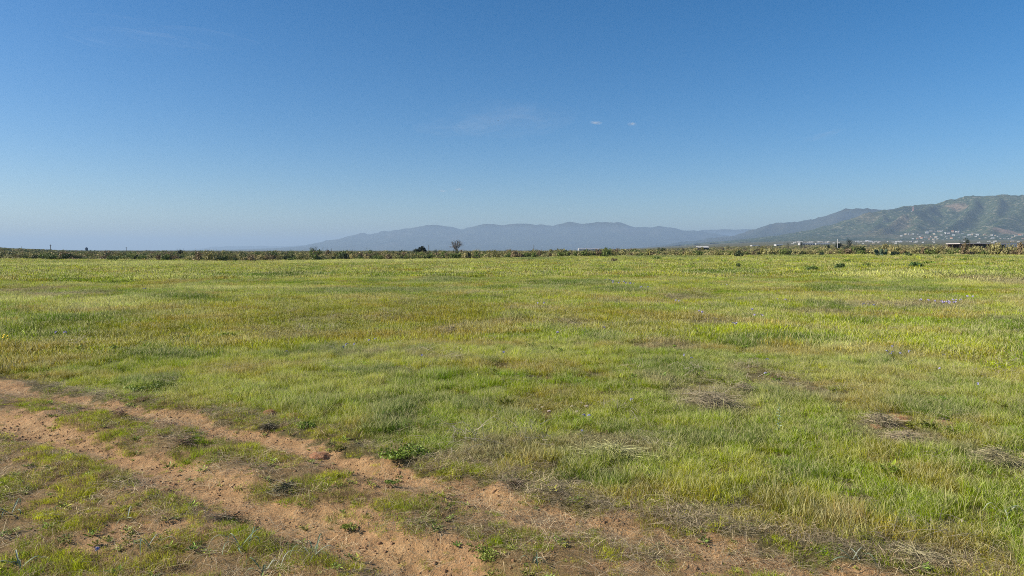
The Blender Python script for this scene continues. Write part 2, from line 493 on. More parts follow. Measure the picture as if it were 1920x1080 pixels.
def ridge_mesh(name, ridges, x0, x1, y0, y1, step, slope, amp, nscale, mat, seed, base=None, bare=None):
    xs_ = np.arange(x0, x1 + step, step); ys_ = np.arange(y0, y1 + step, step)
    X, Y = np.meshgrid(xs_, ys_); x = X.ravel(); y = Y.ravel()
    wx = x + nscale * 0.5 * fbm(x / nscale, y / nscale, 4, seed + 3); wy = y + nscale * 0.5 * fbm(x / nscale, y / nscale, 4, seed + 4)
    z = np.full(x.shape, -1e9)
    for rd in ridges:
        sl = rd[1] if isinstance(rd[0], list) else slope
        pts = rd[0] if isinstance(rd[0], list) else rd
        for (a, b) in zip(pts[:-1], pts[1:]):
            dx, dy = b[0] - a[0], b[1] - a[1]; L2 = dx * dx + dy * dy + 1e-9
            t = np.clip(((x - a[0]) * dx + (y - a[1]) * dy) / L2, 0, 1)
            d0 = np.hypot(x - a[0] - t * dx, y - a[1] - t * dy)
            t2 = np.clip(((wx - a[0]) * dx + (wy - a[1]) * dy) / L2, 0, 1)
            d1 = np.hypot(wx - a[0] - t2 * dx, wy - a[1] - t2 * dy)
            w = sstep(0, nscale * 0.8, d0)
            d = d0 * (1 - w) + d1 * w
            zr = a[2] + t * (b[2] - a[2])
            zz = zr * np.exp(-sl * d / np.maximum(zr, 5))
            z = np.maximum(z, zz)
    rid = 1 - np.abs(fbm(x / nscale, y / nscale, 5, seed + 9)) * 2.2
    hh = np.clip(z / np.max(z), 0, 1)
    z = z + amp * (rid - 0.75) * np.sqrt(hh) * (1 - 0.8 * hh ** 3) + amp * 0.35 * fbm(x / nscale * 5, y / nscale * 5, 3, seed + 11) * np.sqrt(hh)
    edge = np.minimum.reduce([x - x0, x1 - x, y - y0, y1 - y])
    z = z - 12 - 60 * (1 - sstep(0, nscale * 1.5, edge)) * (1 if base is None else 0)
    if base is not None: z = base(x, y) + np.maximum(z, -10 - 0 * z) 
    nx_, ny_ = len(xs_), len(ys_)
    ii = np.arange(nx_ * ny_).reshape(ny_, nx_)
    q = np.stack([ii[:-1, :-1], ii[:-1, 1:], ii[1:, 1:], ii[1:, :-1]], -1).reshape(-1, 4)
    bv = bare(x, y, z) if bare else np.zeros(len(x))
    me = mesh_np(name, np.stack([x, y, z], 1), q, mat, {'bare': bv}, True)
    return me, (x, y, z)

def rp(pts, sub=0.0):
    out = []
    for (px, py, r) in pts:
        p = far_point(px, py, r); out.append((p.x, p.y, max(p.z - sub, 3)))
    return out

# near mountain on the right: skyline and spurs (photo x, y, metres away)
SUBN = 0
def rpn(pts):
    out = []
    for (px, py, r) in pts:
        p = far_point(px, py, r)
        out.append((p.x, p.y, max(p.z - gh1(p.x, p.y) + 10, 3)))
    return out
near_ridges = [
    rpn([(1688, 388, 7200), (1710, 384.5, 6900), (1740, 381, 6800), (1765, 378.5, 6700), (1784, 373, 6700), (1800, 369, 6700), (1817, 365.5, 6700), (1845, 366, 6700), (1872, 364, 6700), (1900, 366, 6700), (1930, 366, 6700), (2000, 372, 6800), (2120, 360, 7000), (2300, 385, 7200), (2500, 400, 7500)]),
    rpn([(1740, 382, 6800), (1690, 389, 6500), (1650, 394, 6400), (1622, 399, 6300), (1600, 409, 6200), (1583, 417, 6100), (1560, 431, 6000), (1535, 447, 5800)]),
    (rpn([(1765, 380, 6700), (1740, 386, 6300), (1714, 394, 6000), (1690, 404, 5700), (1672, 416, 5500), (1650, 430, 5200), (1630, 441, 5000), (1610, 450, 4800)]), 1.05),
    (rpn([(1714, 394, 6000), (1722, 412, 5600), (1716, 430, 5200), (1706, 445, 4900)]), 0.6),
    (rpn([(1830, 370, 6600), (1820, 388, 6200), (1805, 403, 5900), (1785, 420, 5500), (1765, 434, 5200), (1745, 446, 4900)]), 1.1),
    (rpn([(1872, 368, 6600), (1872, 385, 6200), (1862, 405, 5800), (1845, 425, 5400), (1825, 442, 5000)]), 1.0),
    (rpn([(1925, 372, 6600), (1915, 392, 6100), (1885, 408, 5700), (1860, 425, 5200), (1850, 440, 4900)]), 0.5),
    (rpn([(2000, 378, 6700), (1985, 400, 6200), (1960, 425, 5600), (1940, 445, 5100)]), 0.6),
    (rpn([(1650, 394, 6400), (1655, 408, 6100), (1640, 424, 5700), (1610, 440, 5400)]), 0.8),
    rpn([(2120, 362, 7000), (2100, 400, 6400), (2080, 440, 5600)]),
    rpn([(2300, 388, 7200), (2270, 420, 6500), (2240, 445, 5600)]),
]
M_HILL = mountain_material('hillside_scrub', (0.016, 0.032, 0.012), (0.042, 0.060, 0.022), (0.088, 0.09, 0.044), 0.004, (0.27, 0.225, 0.16), 0.5, 0.7)
def bare_near(x, y, z):
    b = np.zeros(len(x))
    for (px, py, r, rad, s) in [(1790, 382, 6500, 95, .7), (1802, 386, 6450, 60, .6), (1672, 414, 5550, 200, .25), (1690, 402, 5700, 100, .3), (1630, 410, 6250, 120, .2), (1700, 442, 5000, 260, .2), (1885, 432, 5200, 90, .9), (1640, 440, 5100, 300, .2)]:
        p = far_point(px, py, r)
        d = np.hypot(x - p.x, y - p.y) / rad + 0.5 * fbm(x / 90, y / 90, 3, 77)
        b = np.maximum(b, s * (1 - sstep(0.5, 1.1, d)))
    return b
NBX = (1500, 9500, 3300, 9400)
me, NB = ridge_mesh('mountain', near_ridges, *NBX, 26, 0.5, 48, 420, M_HILL, 100, base=lambda x, y: gh(x, y), bare=bare_near)
struct('mountain', me, 'brush-covered mountain with bare red scar, rising behind the distant town at the right')

def nb_z(x, y):
    n = int((NBX[1] - NBX[0] + 26) // 26 + 1)
    xs_ = np.arange(NBX[0], NBX[1] + 26, 26)
    i = int((x - NBX[0]) // 26); j = int((y - NBX[2]) // 26)
    zz = NB[2].reshape(-1, len(xs_))
    j = max(0, min(j, zz.shape[0] - 2)); i = max(0, min(i, zz.shape[1] - 2))
    return max(float(zz[j:j + 2, i:i + 2].mean()), gh1(x, y))

# blue range behind it
M_MID = mountain_material('range_scrub', (0.015, 0.025, 0.015), (0.035, 0.042, 0.022), (0.06, 0.055, 0.035), 0.0015, (0.12, 0.1, 0.08), 0.3, 0.3)
c2 = [(1260, 462, 10500), (1330, 444, 10500), (1370, 438, 10500), (1400, 432, 10500), (1425, 425, 10500), (1445, 418, 10500), (1470, 413.5, 10500), (1500, 414, 10600), (1540, 405.5, 10700), (1560, 398, 10700), (1580, 391, 10700), (1600, 388, 10700), (1620, 387.5, 10700), (1650, 389, 10700), (1690, 387, 10800), (1760, 392, 11000), (1850, 385, 11200), (2000, 395, 11500), (2200, 405, 11500)]
mid = [rp(c2)]
for (a, b_, c_, d) in [(1445, 418, 1400, 450), (1500, 414, 1470, 452), (1540, 406, 1530, 452), (1580, 391, 1545, 440), (1600, 389, 1500, 447), (1620, 389, 1590, 447), (1650, 390, 1640, 447), (1400, 433, 1350, 455)]:
    mid.append(rp([(a, b_ + 1, 10500), ((a + c_) / 2 + 5, (b_ * 0.55 + d * 0.45), 9800), (c_, d, 9000)]))
me, _ = ridge_mesh('mountain_range', mid, 1500, 12500, 6500, 13500, 60, 0.42, 70, 700, M_MID, 200)
struct('mountain_range', me, 'blue hazy range sloping down behind the right-hand mountain')

# long far range
c3 = [(606, 467, 15500), (634, 455, 15500), (650, 443, 15500), (668, 437, 15500), (682, 435.5, 15500), (692, 437.5, 15500), (706, 434, 15500), (740, 429.5, 15500), (765, 427, 15500), (780, 423, 15500), (800, 419, 15500), (815, 419.5, 15500), (840, 423, 15500), (865, 427, 15500), (880, 424, 15500), (905, 418, 15500), (925, 418, 15500), (945, 420, 15500), (965, 418, 15500), (990, 416.5, 15500), (1015, 419, 15500), (1040, 421.5, 15500), (1055, 417.5, 15500), (1070, 415, 15500), (1090, 418, 15500), (1105, 415.5, 15500), (1118, 414, 15500), (1128, 416.5, 15500), (1140, 414, 15500), (1160, 414.5, 15500), (1175, 419, 15500), (1188, 425, 15500), (1210, 425, 15500), (1240, 422.5, 15500), (1260, 426, 15500), (1285, 430.5, 15500), (1310, 431.5, 15500), (1335, 436, 15500), (1380, 443, 15500), (1450, 455, 15500)]
farr = [rp(c3)]
rnd = random.Random(4)
for (px, py, r) in c3[3:-3:2]:
    dx = rnd.uniform(-30, 12)
    farr.append((rp([(px, py + 1.5, 15400), (px + dx * 0.5, py + (466 - py) * 0.45, 14700), (px + dx, 464, 13800)]), 0.5))
me, _ = ridge_mesh('mountain_range', farr, -6500, 8000, 12000, 17500, 75, 0.45, 80, 800, M_MID, 300)
struct('mountain_range', me, 'long rounded far range, pale blue behind the bare tree')
c4 = [(360, 469, 24000), (395, 462, 24000), (430, 460.5, 24000), (500, 460, 24000), (560, 459, 24000), (640, 457, 24000), (750, 456, 24000), (900, 452, 24000), (1100, 446, 24000), (1280, 433, 24000), (1340, 429, 24000), (1400, 428, 24000), (1450, 427, 24000), (1520, 431, 24000), (1650, 440, 24000)]
me, _ = ridge_mesh('mountain_range', [rp(c4)], -13500, 15500, 17500, 26500, 180, 0.25, 60, 1800, M_MID, 400)
struct('mountain_range', me, 'faintest flat-topped range on the horizon, left of the long range')

# ------------------------------------------------------------------ haze
hz = MB(); hz.box(-32000, 32000, -8000, 30000, -80, 480)
hm = bpy.data.materials.new('haze'); hm.use_nodes = True
hn = hm.node_tree; hn.nodes.clear()
ho = hn.nodes.new('ShaderNodeOutputMaterial'); pv = hn.nodes.new('ShaderNodeVolumePrincipled')
pv.inputs['Color'].default_value = (0.445, 0.60, 0.78, 1)
pv.inputs['Density'].default_value = 0.000088
pv.inputs['Anisotropy'].default_value = 0.1
hn.links.new(pv.outputs[0], ho.inputs['Volume'])
o = obj('haze', hz.mesh('haze', hm)); o['kind'] = 'stuff'

#@@PART2@@
# ------------------------------------------------------------------ plant pieces
def blades(n, spread, hlo, hhi, wlo, whi, lean, head, seed, segs=3, flat=0.0, clump=0.0):
    """a tuft of bent blades; attributes rnd (per blade) and head (ripe seed head towards the tip)"""
    r = np.random.RandomState(seed)
    V = []; Fc = []; rn = []; hd = []
    for i in range(n):
        a = r.uniform(0, 2 * math.pi); rad = spread * math.sqrt(r.uniform(0, 1))
        bx, by = rad * math.cos(a), rad * math.sin(a)
        h = r.uniform(hlo, hhi); w = r.uniform(wlo, whi)
        da = r.uniform(0, 2 * math.pi) if clump == 0 else a + r.uniform(-0.7, 0.7)
        ln = lean * r.uniform(0.3, 1.3)
        fa = r.uniform(0, math.pi)
        wx, wy = math.cos(fa) * w / 2, math.sin(fa) * w / 2
        hasHead = r.uniform() < head
        rv = r.uniform()
        b0 = len(V)
        hs = 0.01 + flat * r.uniform(0.0, 0.05)
        for k in range(segs + 1):
            t = k / segs
            out = h * ln * t ** (1.0 if flat else 1.8)
            zz = h * (t - 0.35 * ln * t * t) if not flat else hs + h * 0.10 * math.sin(math.pi * t) * r.uniform(0.2, 1)
            if flat: out = h * t
            cx, cy = bx + math.cos(da) * out, by + math.sin(da) * out
            ww = 1.0 - 0.75 * t if not hasHead else (0.6 if t < 0.6 else 1.5)
            if k == segs:
                V.append((cx, cy, zz)); rn.append(rv); hd.append(0.75 if hasHead else 0.18)
            else:
                V.append((cx - wx * ww, cy - wy * ww, zz)); V.append((cx + wx * ww, cy + wy * ww, zz))
                q = 0.6 if (hasHead and t > 0.55) else 0.0
                rn += [rv, rv]; hd += [q, q]
        for k in range(segs - 1):
            o = b0 + 2 * k; Fc.append((o, o + 1, o + 3, o + 2))
        o = b0 + 2 * (segs - 1); Fc.append((o, o + 1, o + 2))
    return V, Fc, rn, hd

def rosette(n, size, seed, up=0.4):
    """small broad leaves"""
    r = np.random.RandomState(seed); V = []; Fc = []; rn = []; hd = []
    for i in range(n):
        a = r.uniform(0, 2 * math.pi); l = size * r.uniform(0.5, 1.1); w = l * r.uniform(0.28, 0.45)
        el = up * r.uniform(0.1, 1.4); c, s = math.cos(a), math.sin(a); ce, se = math.cos(el), math.sin(el)
        bx, by, bz = r.uniform(-size, size) * 0.7, r.uniform(-size, size) * 0.7, r.uniform(0, size * 0.9 * up)
        pts = [(0, 0, 0), (l * 0.5, -w / 2, 0.0), (l, 0, -0.12 * l), (l * 0.5, w / 2, 0.0), (l * 0.5, 0, -0.1 * l)]
        b0 = len(V)
        for (x, y, z) in pts:
            X = x * ce - z * se; Z = x * se + z * ce
            V.append((bx + X * c - y * s, by + X * s + y * c, bz + Z + 0.004))
        rv = r.uniform(); rn += [rv] * 5; hd += [0] * 5
        Fc += [(b0, b0 + 1, b0 + 4), (b0 + 1, b0 + 2, b0 + 4), (b0 + 2, b0 + 3, b0 + 4), (b0 + 3, b0, b0 + 4)]
    return V, Fc, rn, hd

def shrub_data(seed, rx=1.0, h=1.0, leaves=420, ls=0.13, lobes=7, stems=True, droop=0.0):
    r = np.random.RandomState(seed); V = []; Fc = []; rn = []; hd = []
    L = []
    for k in range(lobes):
        a = r.uniform(0, 2 * math.pi); d = rx * 0.62 * math.sqrt(r.uniform(0, 1))
        L.append((d * math.cos(a), d * math.sin(a), h * r.uniform(0.28, 0.72), rx * r.uniform(0.26, 0.5), h * r.uniform(0.2, 0.36), r.uniform(0, 1)))
    for i in range(leaves):
        lx, ly, lz, lr, lh, lv = L[r.randint(lobes)]
        u = r.normal(size=3); u /= np.linalg.norm(u)
        q = r.uniform(0.55, 1.08)
        c = np.array([lx + u[0] * lr * q, ly + u[1] * lr * q, max(0.05, lz + u[2] * lh * q)])
        n_ = u + r.normal(size=3) * 0.5; n_ /= np.linalg.norm(n_)
        t = np.cross(n_, r.normal(size=3)); t /= np.linalg.norm(t); b = np.cross(n_, t)
        l = ls * r.uniform(0.6, 1.4); w = l * r.uniform(0.4, 0.8)
        b0 = len(V)
        V += [tuple(c - t * l), tuple(c - b * w), tuple(c + t * l), tuple(c + b * w)]
        Fc.append((b0, b0 + 1, b0 + 2, b0 + 3))
        rv = min(1, max(0, 0.25 + 0.35 * lv + 0.4 * r.uniform())); rn += [rv] * 4; hd += [0] * 4
    if stems:
        for k in range(9):      # sprigs standing proud of the crown
            a = r.uniform(0, 2 * math.pi); d = rx * r.uniform(0.1, 0.8)
            x, y = d * math.cos(a), d * math.sin(a); z0 = h * r.uniform(0.55, 0.85); hh = h * r.uniform(0.15, 0.4)
            for j in range(5):
                zz = z0 + hh * j / 4; l = ls * (0.9 - 0.12 * j); fa = r.uniform(0, math.pi)
                b0 = len(V); c, s = math.cos(fa), math.sin(fa)
                V += [(x - c * l, y - s * l, zz), (x, y, zz - l * .5), (x + c * l, y + s * l, zz), (x, y, zz + l)]
                Fc.append((b0, b0 + 1, b0 + 2, b0 + 3)); rn += [0.5] * 4; hd += [0] * 4
    return V, Fc, rn, hd

def attr_mesh(name, data, mat):
    V, Fc, rn, hd = data
    return mesh_np(name, V, Fc, mat, {'rnd': rn, 'head': hd})

# ------------------------------------------------------------------ ground cover by geometry nodes (stuff only)
def source(name, meshes):
    c = bpy.data.collections.new(name)
    for k, me in enumerate(meshes):
        o = bpy.data.objects.new('%s_%02d' % (name, k), me); c.objects.link(o)
    return c

def scatter(name, pts, rot, scl, idx, tint, src):
    n = len(pts)
    me = bpy.data.meshes.new(name); me.vertices.add(n); me.vertices.foreach_set('co', np.asarray(pts, float).ravel())
    for an, ty, av, key in (('rot', 'FLOAT_VECTOR', rot, 'vector'), ('scl', 'FLOAT_VECTOR', scl, 'vector'), ('idx', 'INT', idx, 'value'), ('tint', 'FLOAT_VECTOR', tint, 'vector')):
        a = me.attributes.new(an, ty, 'POINT')
        a.data.foreach_set(key, np.asarray(av, np.int32 if ty == 'INT' else np.float32).ravel())
    o = obj(name, me); o['kind'] = 'stuff'
    g = bpy.data.node_groups.new(name, 'GeometryNodeTree')
    g.interface.new_socket('Geometry', in_out='INPUT', socket_type='NodeSocketGeometry')
    g.interface.new_socket('Geometry', in_out='OUTPUT', socket_type='NodeSocketGeometry')
    gi = g.nodes.new('NodeGroupInput'); go = g.nodes.new('NodeGroupOutput')
    ip = g.nodes.new('GeometryNodeInstanceOnPoints'); ci = g.nodes.new('GeometryNodeCollectionInfo')
    ci.inputs['Collection'].default_value = src; ci.inputs['Separate Children'].default_value = True; ci.inputs['Reset Children'].default_value = True
    ip.inputs['Pick Instance'].default_value = True
    def na(nm, ty):
        x = g.nodes.new('GeometryNodeInputNamedAttribute'); x.data_type = ty; x.inputs['Name'].default_value = nm
        return x.outputs['Attribute']
    g.links.new(gi.outputs[0], ip.inputs['Points']); g.links.new(ci.outputs[0], ip.inputs['Instance'])
    g.links.new(na('idx', 'INT'), ip.inputs['Instance Index'])
    g.links.new(na('rot', 'FLOAT_VECTOR'), ip.inputs['Rotation'])
    g.links.new(na('scl', 'FLOAT_VECTOR'), ip.inputs['Scale'])
    g.links.new(ip.outputs[0], go.inputs[0])
    md = o.modifiers.new('scatter', 'NODES'); md.node_group = g
    return o

RS = np.random.RandomState(7)
def wedge(r0, r1, dens, half=46):
    n = int(dens * math.radians(2 * half) / 2 * (r1 * r1 - r0 * r0))
    r = np.sqrt(RS.uniform(r0 * r0, r1 * r1, n)); a = RS.uniform(-math.radians(half), math.radians(half), n)
    return r * np.sin(a), r * np.cos(a), r

GREEN = np.array([0.175, 0.25, 0.004]); YELLOW = np.array([0.335, 0.365, 0.010]); OLIVE = np.array([0.27, 0.215, 0.025])
DEEP = np.array([0.070, 0.135, 0.004]); GREY = np.array([0.27, 0.215, 0.12]); PALE = np.array([0.46, 0.47, 0.12])

# patches seen in the photo: px, py, half w, half h, kind
PATCH = [(150, 605, 90, 18, 'deep'), (560, 575, 80, 12, 'green'), (340, 620, 60, 20, 'green'), (1060, 532, 90, 6, 'deep'), (1170, 545, 60, 6, 'deep'), (830, 528, 60, 7, 'deep'),
         (1640, 545, 160, 6, 'deep'), (1560, 575, 60, 8, 'deep'), (1850, 486, 130, 5, 'deep'), (1010, 487, 60, 2.5, 'deep'), (1240, 483, 90, 2.5, 'deep'), (1480, 483, 60, 3, 'deep'),
         (560, 630, 90, 10, 'grey'), (845, 622, 30, 12, 'grey'), (955, 607, 50, 10, 'grey'), (1080, 608, 45, 10, 'grey'), (1290, 560, 60, 8, 'grey'), (1260, 560, 30, 6, 'grey'), (1330, 610, 60, 8, 'grey'),
         (1700, 575, 110, 9, 'grey'), (1540, 590, 80, 8, 'grey'), (1340, 750, 90, 30, 'grey'), (1470, 715, 60, 20, 'grey'), (1530, 740, 40, 22, 'grey'), (1870, 865, 60, 30, 'grey'), (1690, 815, 80, 25, 'grey'),
         (1150, 835, 110, 26, 'grey'), (1200, 960, 160, 18, 'grey'), (1740, 1050, 90, 26, 'grey'), (1000, 770, 70, 20, 'olive'), (1050, 760, 120, 30, 'olive'), (220, 640, 180, 22, 'olive'), (60, 545, 60, 6, 'grey'),
         (620, 590, 400, 40, 'olive'), (1150, 600, 160, 25, 'olive'), (740, 790, 60, 34, 'deep'), (560, 760, 120, 26, 'green'), (860, 720, 130, 30, 'green'), (1120, 870, 90, 24, 'green'), (1100, 905, 80, 14, 'deep'),
         (1740, 770, 90, 16, 'deep'), (1470, 895, 60, 20, 'deep'), (280, 720, 60, 12, 'deep'), (1400, 650, 50, 8, 'deep'), (1870, 700, 60, 30, 'yellow'), (1700, 640, 120, 20, 'yellow'), (1550, 700, 90, 18, 'yellow'),
         (1350, 880, 100, 40, 'yellow'), (1700, 960, 120, 40, 'green'), (1640, 1040, 60, 30, 'green'), (1880, 530, 120, 10, 'grey'), (1750, 530, 100, 6, 'pale'), (700, 548, 160, 5, 'deep'), (320, 560, 120, 5, 'deep'), (1350, 515, 140, 4, 'deep'), (500, 520, 160, 3.5, 'deep'), (1450, 640, 120, 7, 'deep'), (300, 670, 110, 8, 'deep'), (950, 690, 120, 9, 'olive'), (420, 690, 120, 10, 'olive'), (1250, 650, 90, 9, 'grey'), (700, 700, 80, 8, 'deep'), (1650, 520, 120, 5, 'pale'), (420, 545, 160, 6, 'pale'),
         (90, 500, 120, 3, 'pale'), (300, 495, 160, 3, 'pale'), (700, 492, 200, 3, 'pale'), (60, 560, 60, 10, 'pale'), (200, 572, 110, 8, 'pale'), (1560, 655, 60, 8, 'pale'), (130, 555, 60, 6, 'grey')]
PW = []
for (px, py, w, h, k) in PATCH:
    c = at(px, py); a = at(px + w, py); u = at(px, py - h); d = at(px, py + h)
    PW.append((c.x, c.y, max(0.15, abs(a.x - c.x)), max(0.15, (math.hypot(u.x, u.y) - math.hypot(d.x, d.y)) / 2), k))

def field_tint(x, y):
    n1 = fbm(x / 9, y / 9, 3, 41); n2 = fbm(x / 1.9, y / 1.9, 3, 42); n3 = fbm(x / 0.6, y / 0.6, 2, 43); n4 = fbm(x / 4.5, y / 3.0, 3, 44)
    def L(a, b, t): return a + (b - a) * t[:, None]
    c = L(np.tile(GREEN, (len(x), 1)), np.tile(YELLOW, (len(x), 1)), sstep(-0.45, 0.35, n1 + 0.8 * n2))
    c = L(c, np.tile(OLIVE, (len(x), 1)), 0.95 * sstep(0.0, 0.3, n4 + 0.5 * n2 + 0.25 * n3))
    c = L(c, np.tile(DEEP, (len(x), 1)), 0.85 * sstep(0.08, 0.3, -n4 * 0.7 + 0.7 * n2 - 0.05))
    c = L(c, np.tile(GREY, (len(x), 1)), 0.75 * sstep(0.26, 0.5, fbm(x / 3.3, y / 2.4, 4, 45) + 0.25 * n3))
    c = L(c, np.tile(PALE, (len(x), 1)), 0.6 * sstep(0.15, 0.5, fbm(x / 11, y / 5, 3, 49) + 0.4 * n2) * sstep(20, 50, np.hypot(x, y)))
    hs = 1.05 + 0.35 * n1 + 0.6 * n2 + 0.4 * n3
    kinds = {'deep': DEEP, 'green': GREEN, 'grey': GREY, 'olive': OLIVE, 'yellow': YELLOW, 'pale': PALE}
    for (cx, cy, rx, ry, k) in PW:
        d = np.hypot((x - cx) / rx, (y - cy) / ry) + 0.5 * n2 + 0.3 * n3
        w = 1 - sstep(0.55, 1.25, d)
        amt = {'deep': .9, 'green': .75, 'grey': .8, 'olive': .5, 'yellow': .65, 'pale': .7}[k]
        c = L(c, np.tile(kinds[k], (len(x), 1)), w * amt)
        hs = hs + w * {'deep': .15, 'green': .1, 'grey': -.45, 'olive': -.25, 'yellow': 0, 'pale': .2}[k]
    rr_f = sstep(22, 60, np.hypot(x, y))
    sw = fbm(x / 8, y / 6, 3, 58)
    hs = hs + rr_f * 1.1 * sw
    c = L(c, np.tile(np.array([0.12, 0.20, 0.004]), (len(x), 1)), 0.75 * rr_f * sstep(0.08, 0.38, -sw + 0.25 * n2))
    tus = fbm(x / 0.42, y / 0.42, 2, 59) * (1 - rr_f)
    hs = hs + 1.0 * tus
    c = c * (1 + 0.35 * np.clip(tus, -0.6, 0.6))[:, None]
    return c, np.clip(hs, 0.3, 2.2), n3

tall = [attr_mesh('tall_tuft', blades(120, 0.15, 0.05, 0.155, 0.0018, 0.0036, 0.6, h, 50 + k), M_GRASS) for k, h in enumerate((0.2, 0.3, 0.45, 0.6))]
short = [attr_mesh('short_tuft', blades(70, 0.10, 0.02, 0.075, 0.002, 0.004, 0.9, 0.02, 60 + k), M_GRASS) for k in range(3)]
wide = [attr_mesh('wide_tuft', blades(150, 0.5, 0.07, 0.19, 0.005, 0.011, 0.6, h, 70 + k), M_GRASS) for k, h in enumerate((0.1, 0.25, 0.4))]
broad = [attr_mesh('broad_tuft', blades(190, 1.1, 0.10, 0.27, 0.016, 0.038, 0.55, h, 80 + k), M_GRASS) for k, h in enumerate((0.1, 0.3, 0.45))]
straw = [attr_mesh('straw_litter', blades(24, 0.16, 0.05, 0.26, 0.0018, 0.0048, 1.0, 0, 90 + k, flat=1.0), M_STRAW) for k in range(4)]
weed = [attr_mesh('small_weed', rosette(26, s, 100 + k, u), M_LEAF) for k, (s, u) in enumerate(((0.03, 0.5), (0.045, 0.7), (0.02, 0.9)))]

def emit(name, x, y, src, nvar, tint, s, sz=None, tilt=0.12, dz=0.0):
    n = len(x)
    z = gh(x, y) + dz
    rot = np.stack([RS.normal(0, tilt, n), RS.normal(0, tilt, n), RS.uniform(0, 2 * math.pi, n)], 1)
    sz = s if sz is None else sz
    scl = np.stack([s, s, sz], 1)
    scatter(name, np.stack([x, y, z], 1), rot, scl, nvar, tint, src)

S_TALL = source('tall_tuft', tall); S_SHORT = source('short_tuft', short); S_WIDE = source('wide_tuft', wide); S_BROAD = source('broad_tuft', broad)
S_STRAW = source('straw_litter', straw); S_WEED = source('small_weed', weed)

def pick(x, y, n3, k):
    return np.clip(((fbm(x / 5, y / 5, 2, 46) + 0.35 * RS.normal(0, 1, len(x)) * 0.6) * 0.9 + 0.5) * k, 0, k - 1).astype(int)

# 1. the meadow close by
x, y, r = wedge(3.6, 19, 74)
soilm, sa, sb = masks(x, y)
c, hs, n3 = field_tint(x, y)
edge = sstep(0.28, 1.25, sa + 0.25 * noise(x / 0.5, y / 0.5, 48))
p = edge * (1 - 0.97 * soilm) * (0.35 + 0.65 * sstep(-0.5, 0.1, fbm(x / 0.42, y / 0.42, 2, 59)))
keep = (RS.uniform(0, 1, len(x)) < p) & (soilm < 0.6)
x, y, c, hs, n3, edge = x[keep], y[keep], c[keep], hs[keep], n3[keep], edge[keep]
c = c * RS.uniform(0.75, 1.3, (len(x), 1)) * (1 + RS.normal(0, 0.07, (len(x), 3)))
s = RS.uniform(0.8, 1.25, len(x))
emit('meadow_grass', x, y, S_TALL, pick(x, y, n3, 4), c, s, s * hs * (0.5 + 0.5 * edge))

# 2. middle distance
x, y, r = wedge(18, 62, 16)
c, hs, n3 = field_tint(x, y)
c = c * RS.uniform(0.72, 1.35, (len(x), 1)) * (1 + RS.normal(0, 0.06, (len(x), 3)))
s = RS.uniform(0.8, 1.25, len(x))
emit('meadow_grass', x, y, S_WIDE, pick(x, y, n3, 3), c, s, s * hs)

# 3. far side of the field
x, y, r = wedge(60, 178, 4.2)
c, hs, n3 = field_tint(x, y)
c = c * RS.uniform(0.72, 1.35, (len(x), 1))
s = RS.uniform(0.8, 1.25, len(x))
emit('meadow_grass', x, y, S_BROAD, pick(x, y, n3, 3), c, s, s * hs)

# 4. low grass and weeds of the trodden corner, thin cover under the meadow too
x, y, r = wedge(3.6, 15, 300)
soilm, sa, sb = masks(x, y)
low = 1 - sstep(0.3, 1.3, sa)
n1 = fbm(x / 0.8, y / 0.8, 4, 52); n2 = fbm(x / 0.28, y / 0.28, 2, 53)
dens = sstep(-0.3, 0.3, n1 + 0.35 * n2) * (1 - soilm) * (0.14 + 0.86 * low) + 0.015
keep = RS.uniform(0, 1, len(x)) < dens
x, y, n1, n2, soilm = x[keep], y[keep], n1[keep], n2[keep], soilm[keep]
t = sstep(-0.45, 0.3, fbm(x / 1.7, y / 1.7, 3, 54))[:, None]
c = (GREEN * 1.2) * (1 - t) + np.array([0.38, 0.38, 0.02]) * t
c = np.where((RS.uniform(0, 1, len(x)) < 0.42)[:, None], np.array([0.32, 0.225, 0.11]), c) * RS.uniform(0.65, 1.3, (len(x), 1))
s = RS.uniform(0.5, 1.15, len(x)) * (1 - 0.5 * soilm)
emit('low_grass', x, y, S_SHORT, RS.randint(0, 3, len(x)), c, s, s * np.clip(1 + 1.3 * n1 + 0.5 * n2, 0.4, 2.4), 0.2)

x, y, r = wedge(3.6, 14, 60)
soilm, sa, sb = masks(x, y)
low = 1 - sstep(0.3, 1.4, sa)
n1 = fbm(x / 0.5, y / 0.5, 3, 57)
keep = RS.uniform(0, 1, len(x)) < sstep(-0.2, 0.3, n1) * (0.12 + 0.88 * low) * (1 - 0.85 * soilm)
x, y = x[keep], y[keep]
c = np.array([0.20, 0.24, 0.035]) * RS.uniform(0.5, 1.5, (len(x), 1)); c[:, 0] *= RS.uniform(0.8, 1.3, len(x))
s = RS.uniform(0.5, 1.3, len(x))
emit('low_weeds', x, y, S_WEED, RS.randint(0, 3, len(x)), c, s)

# 5. dry straw and dead stems lying about, thick along the upper rut
x, y, r = wedge(3.6, 16, 130)
soilm, sa, sb = masks(x, y)
n1 = fbm(x / 0.7, y / 0.7, 3, 61)
band = np.exp(-((sa - 0.32) / 0.4) ** 2) * sstep(-0.1, 0.45, fbm(x / 1.6, y / 1.6, 2, 62) + 0.12)
px_ = x / np.maximum(y, 0.1)
band2 = np.exp(-((sa - 0.25) / 0.55) ** 2) * sstep(-0.12, 0.0, px_) * 0.9
low = 1 - sstep(0.3, 1.4, sa)
dens = 1.1 * band + 1.2 * band2 + 0.45 * low * sstep(-0.25, 0.35, n1) + 0.10
keep = RS.uniform(0, 1, len(x)) < dens * (1 - 0.6 * soilm * (band < 0.5))
x, y, sa = x[keep], y[keep], sa[keep]
c = np.where((RS.uniform(0, 1, len(x)) < 0.5)[:, None], np.array([0.50, 0.39, 0.22]), np.array([0.31, 0.24, 0.15])) * RS.uniform(0.5, 1.25, (len(x), 1))
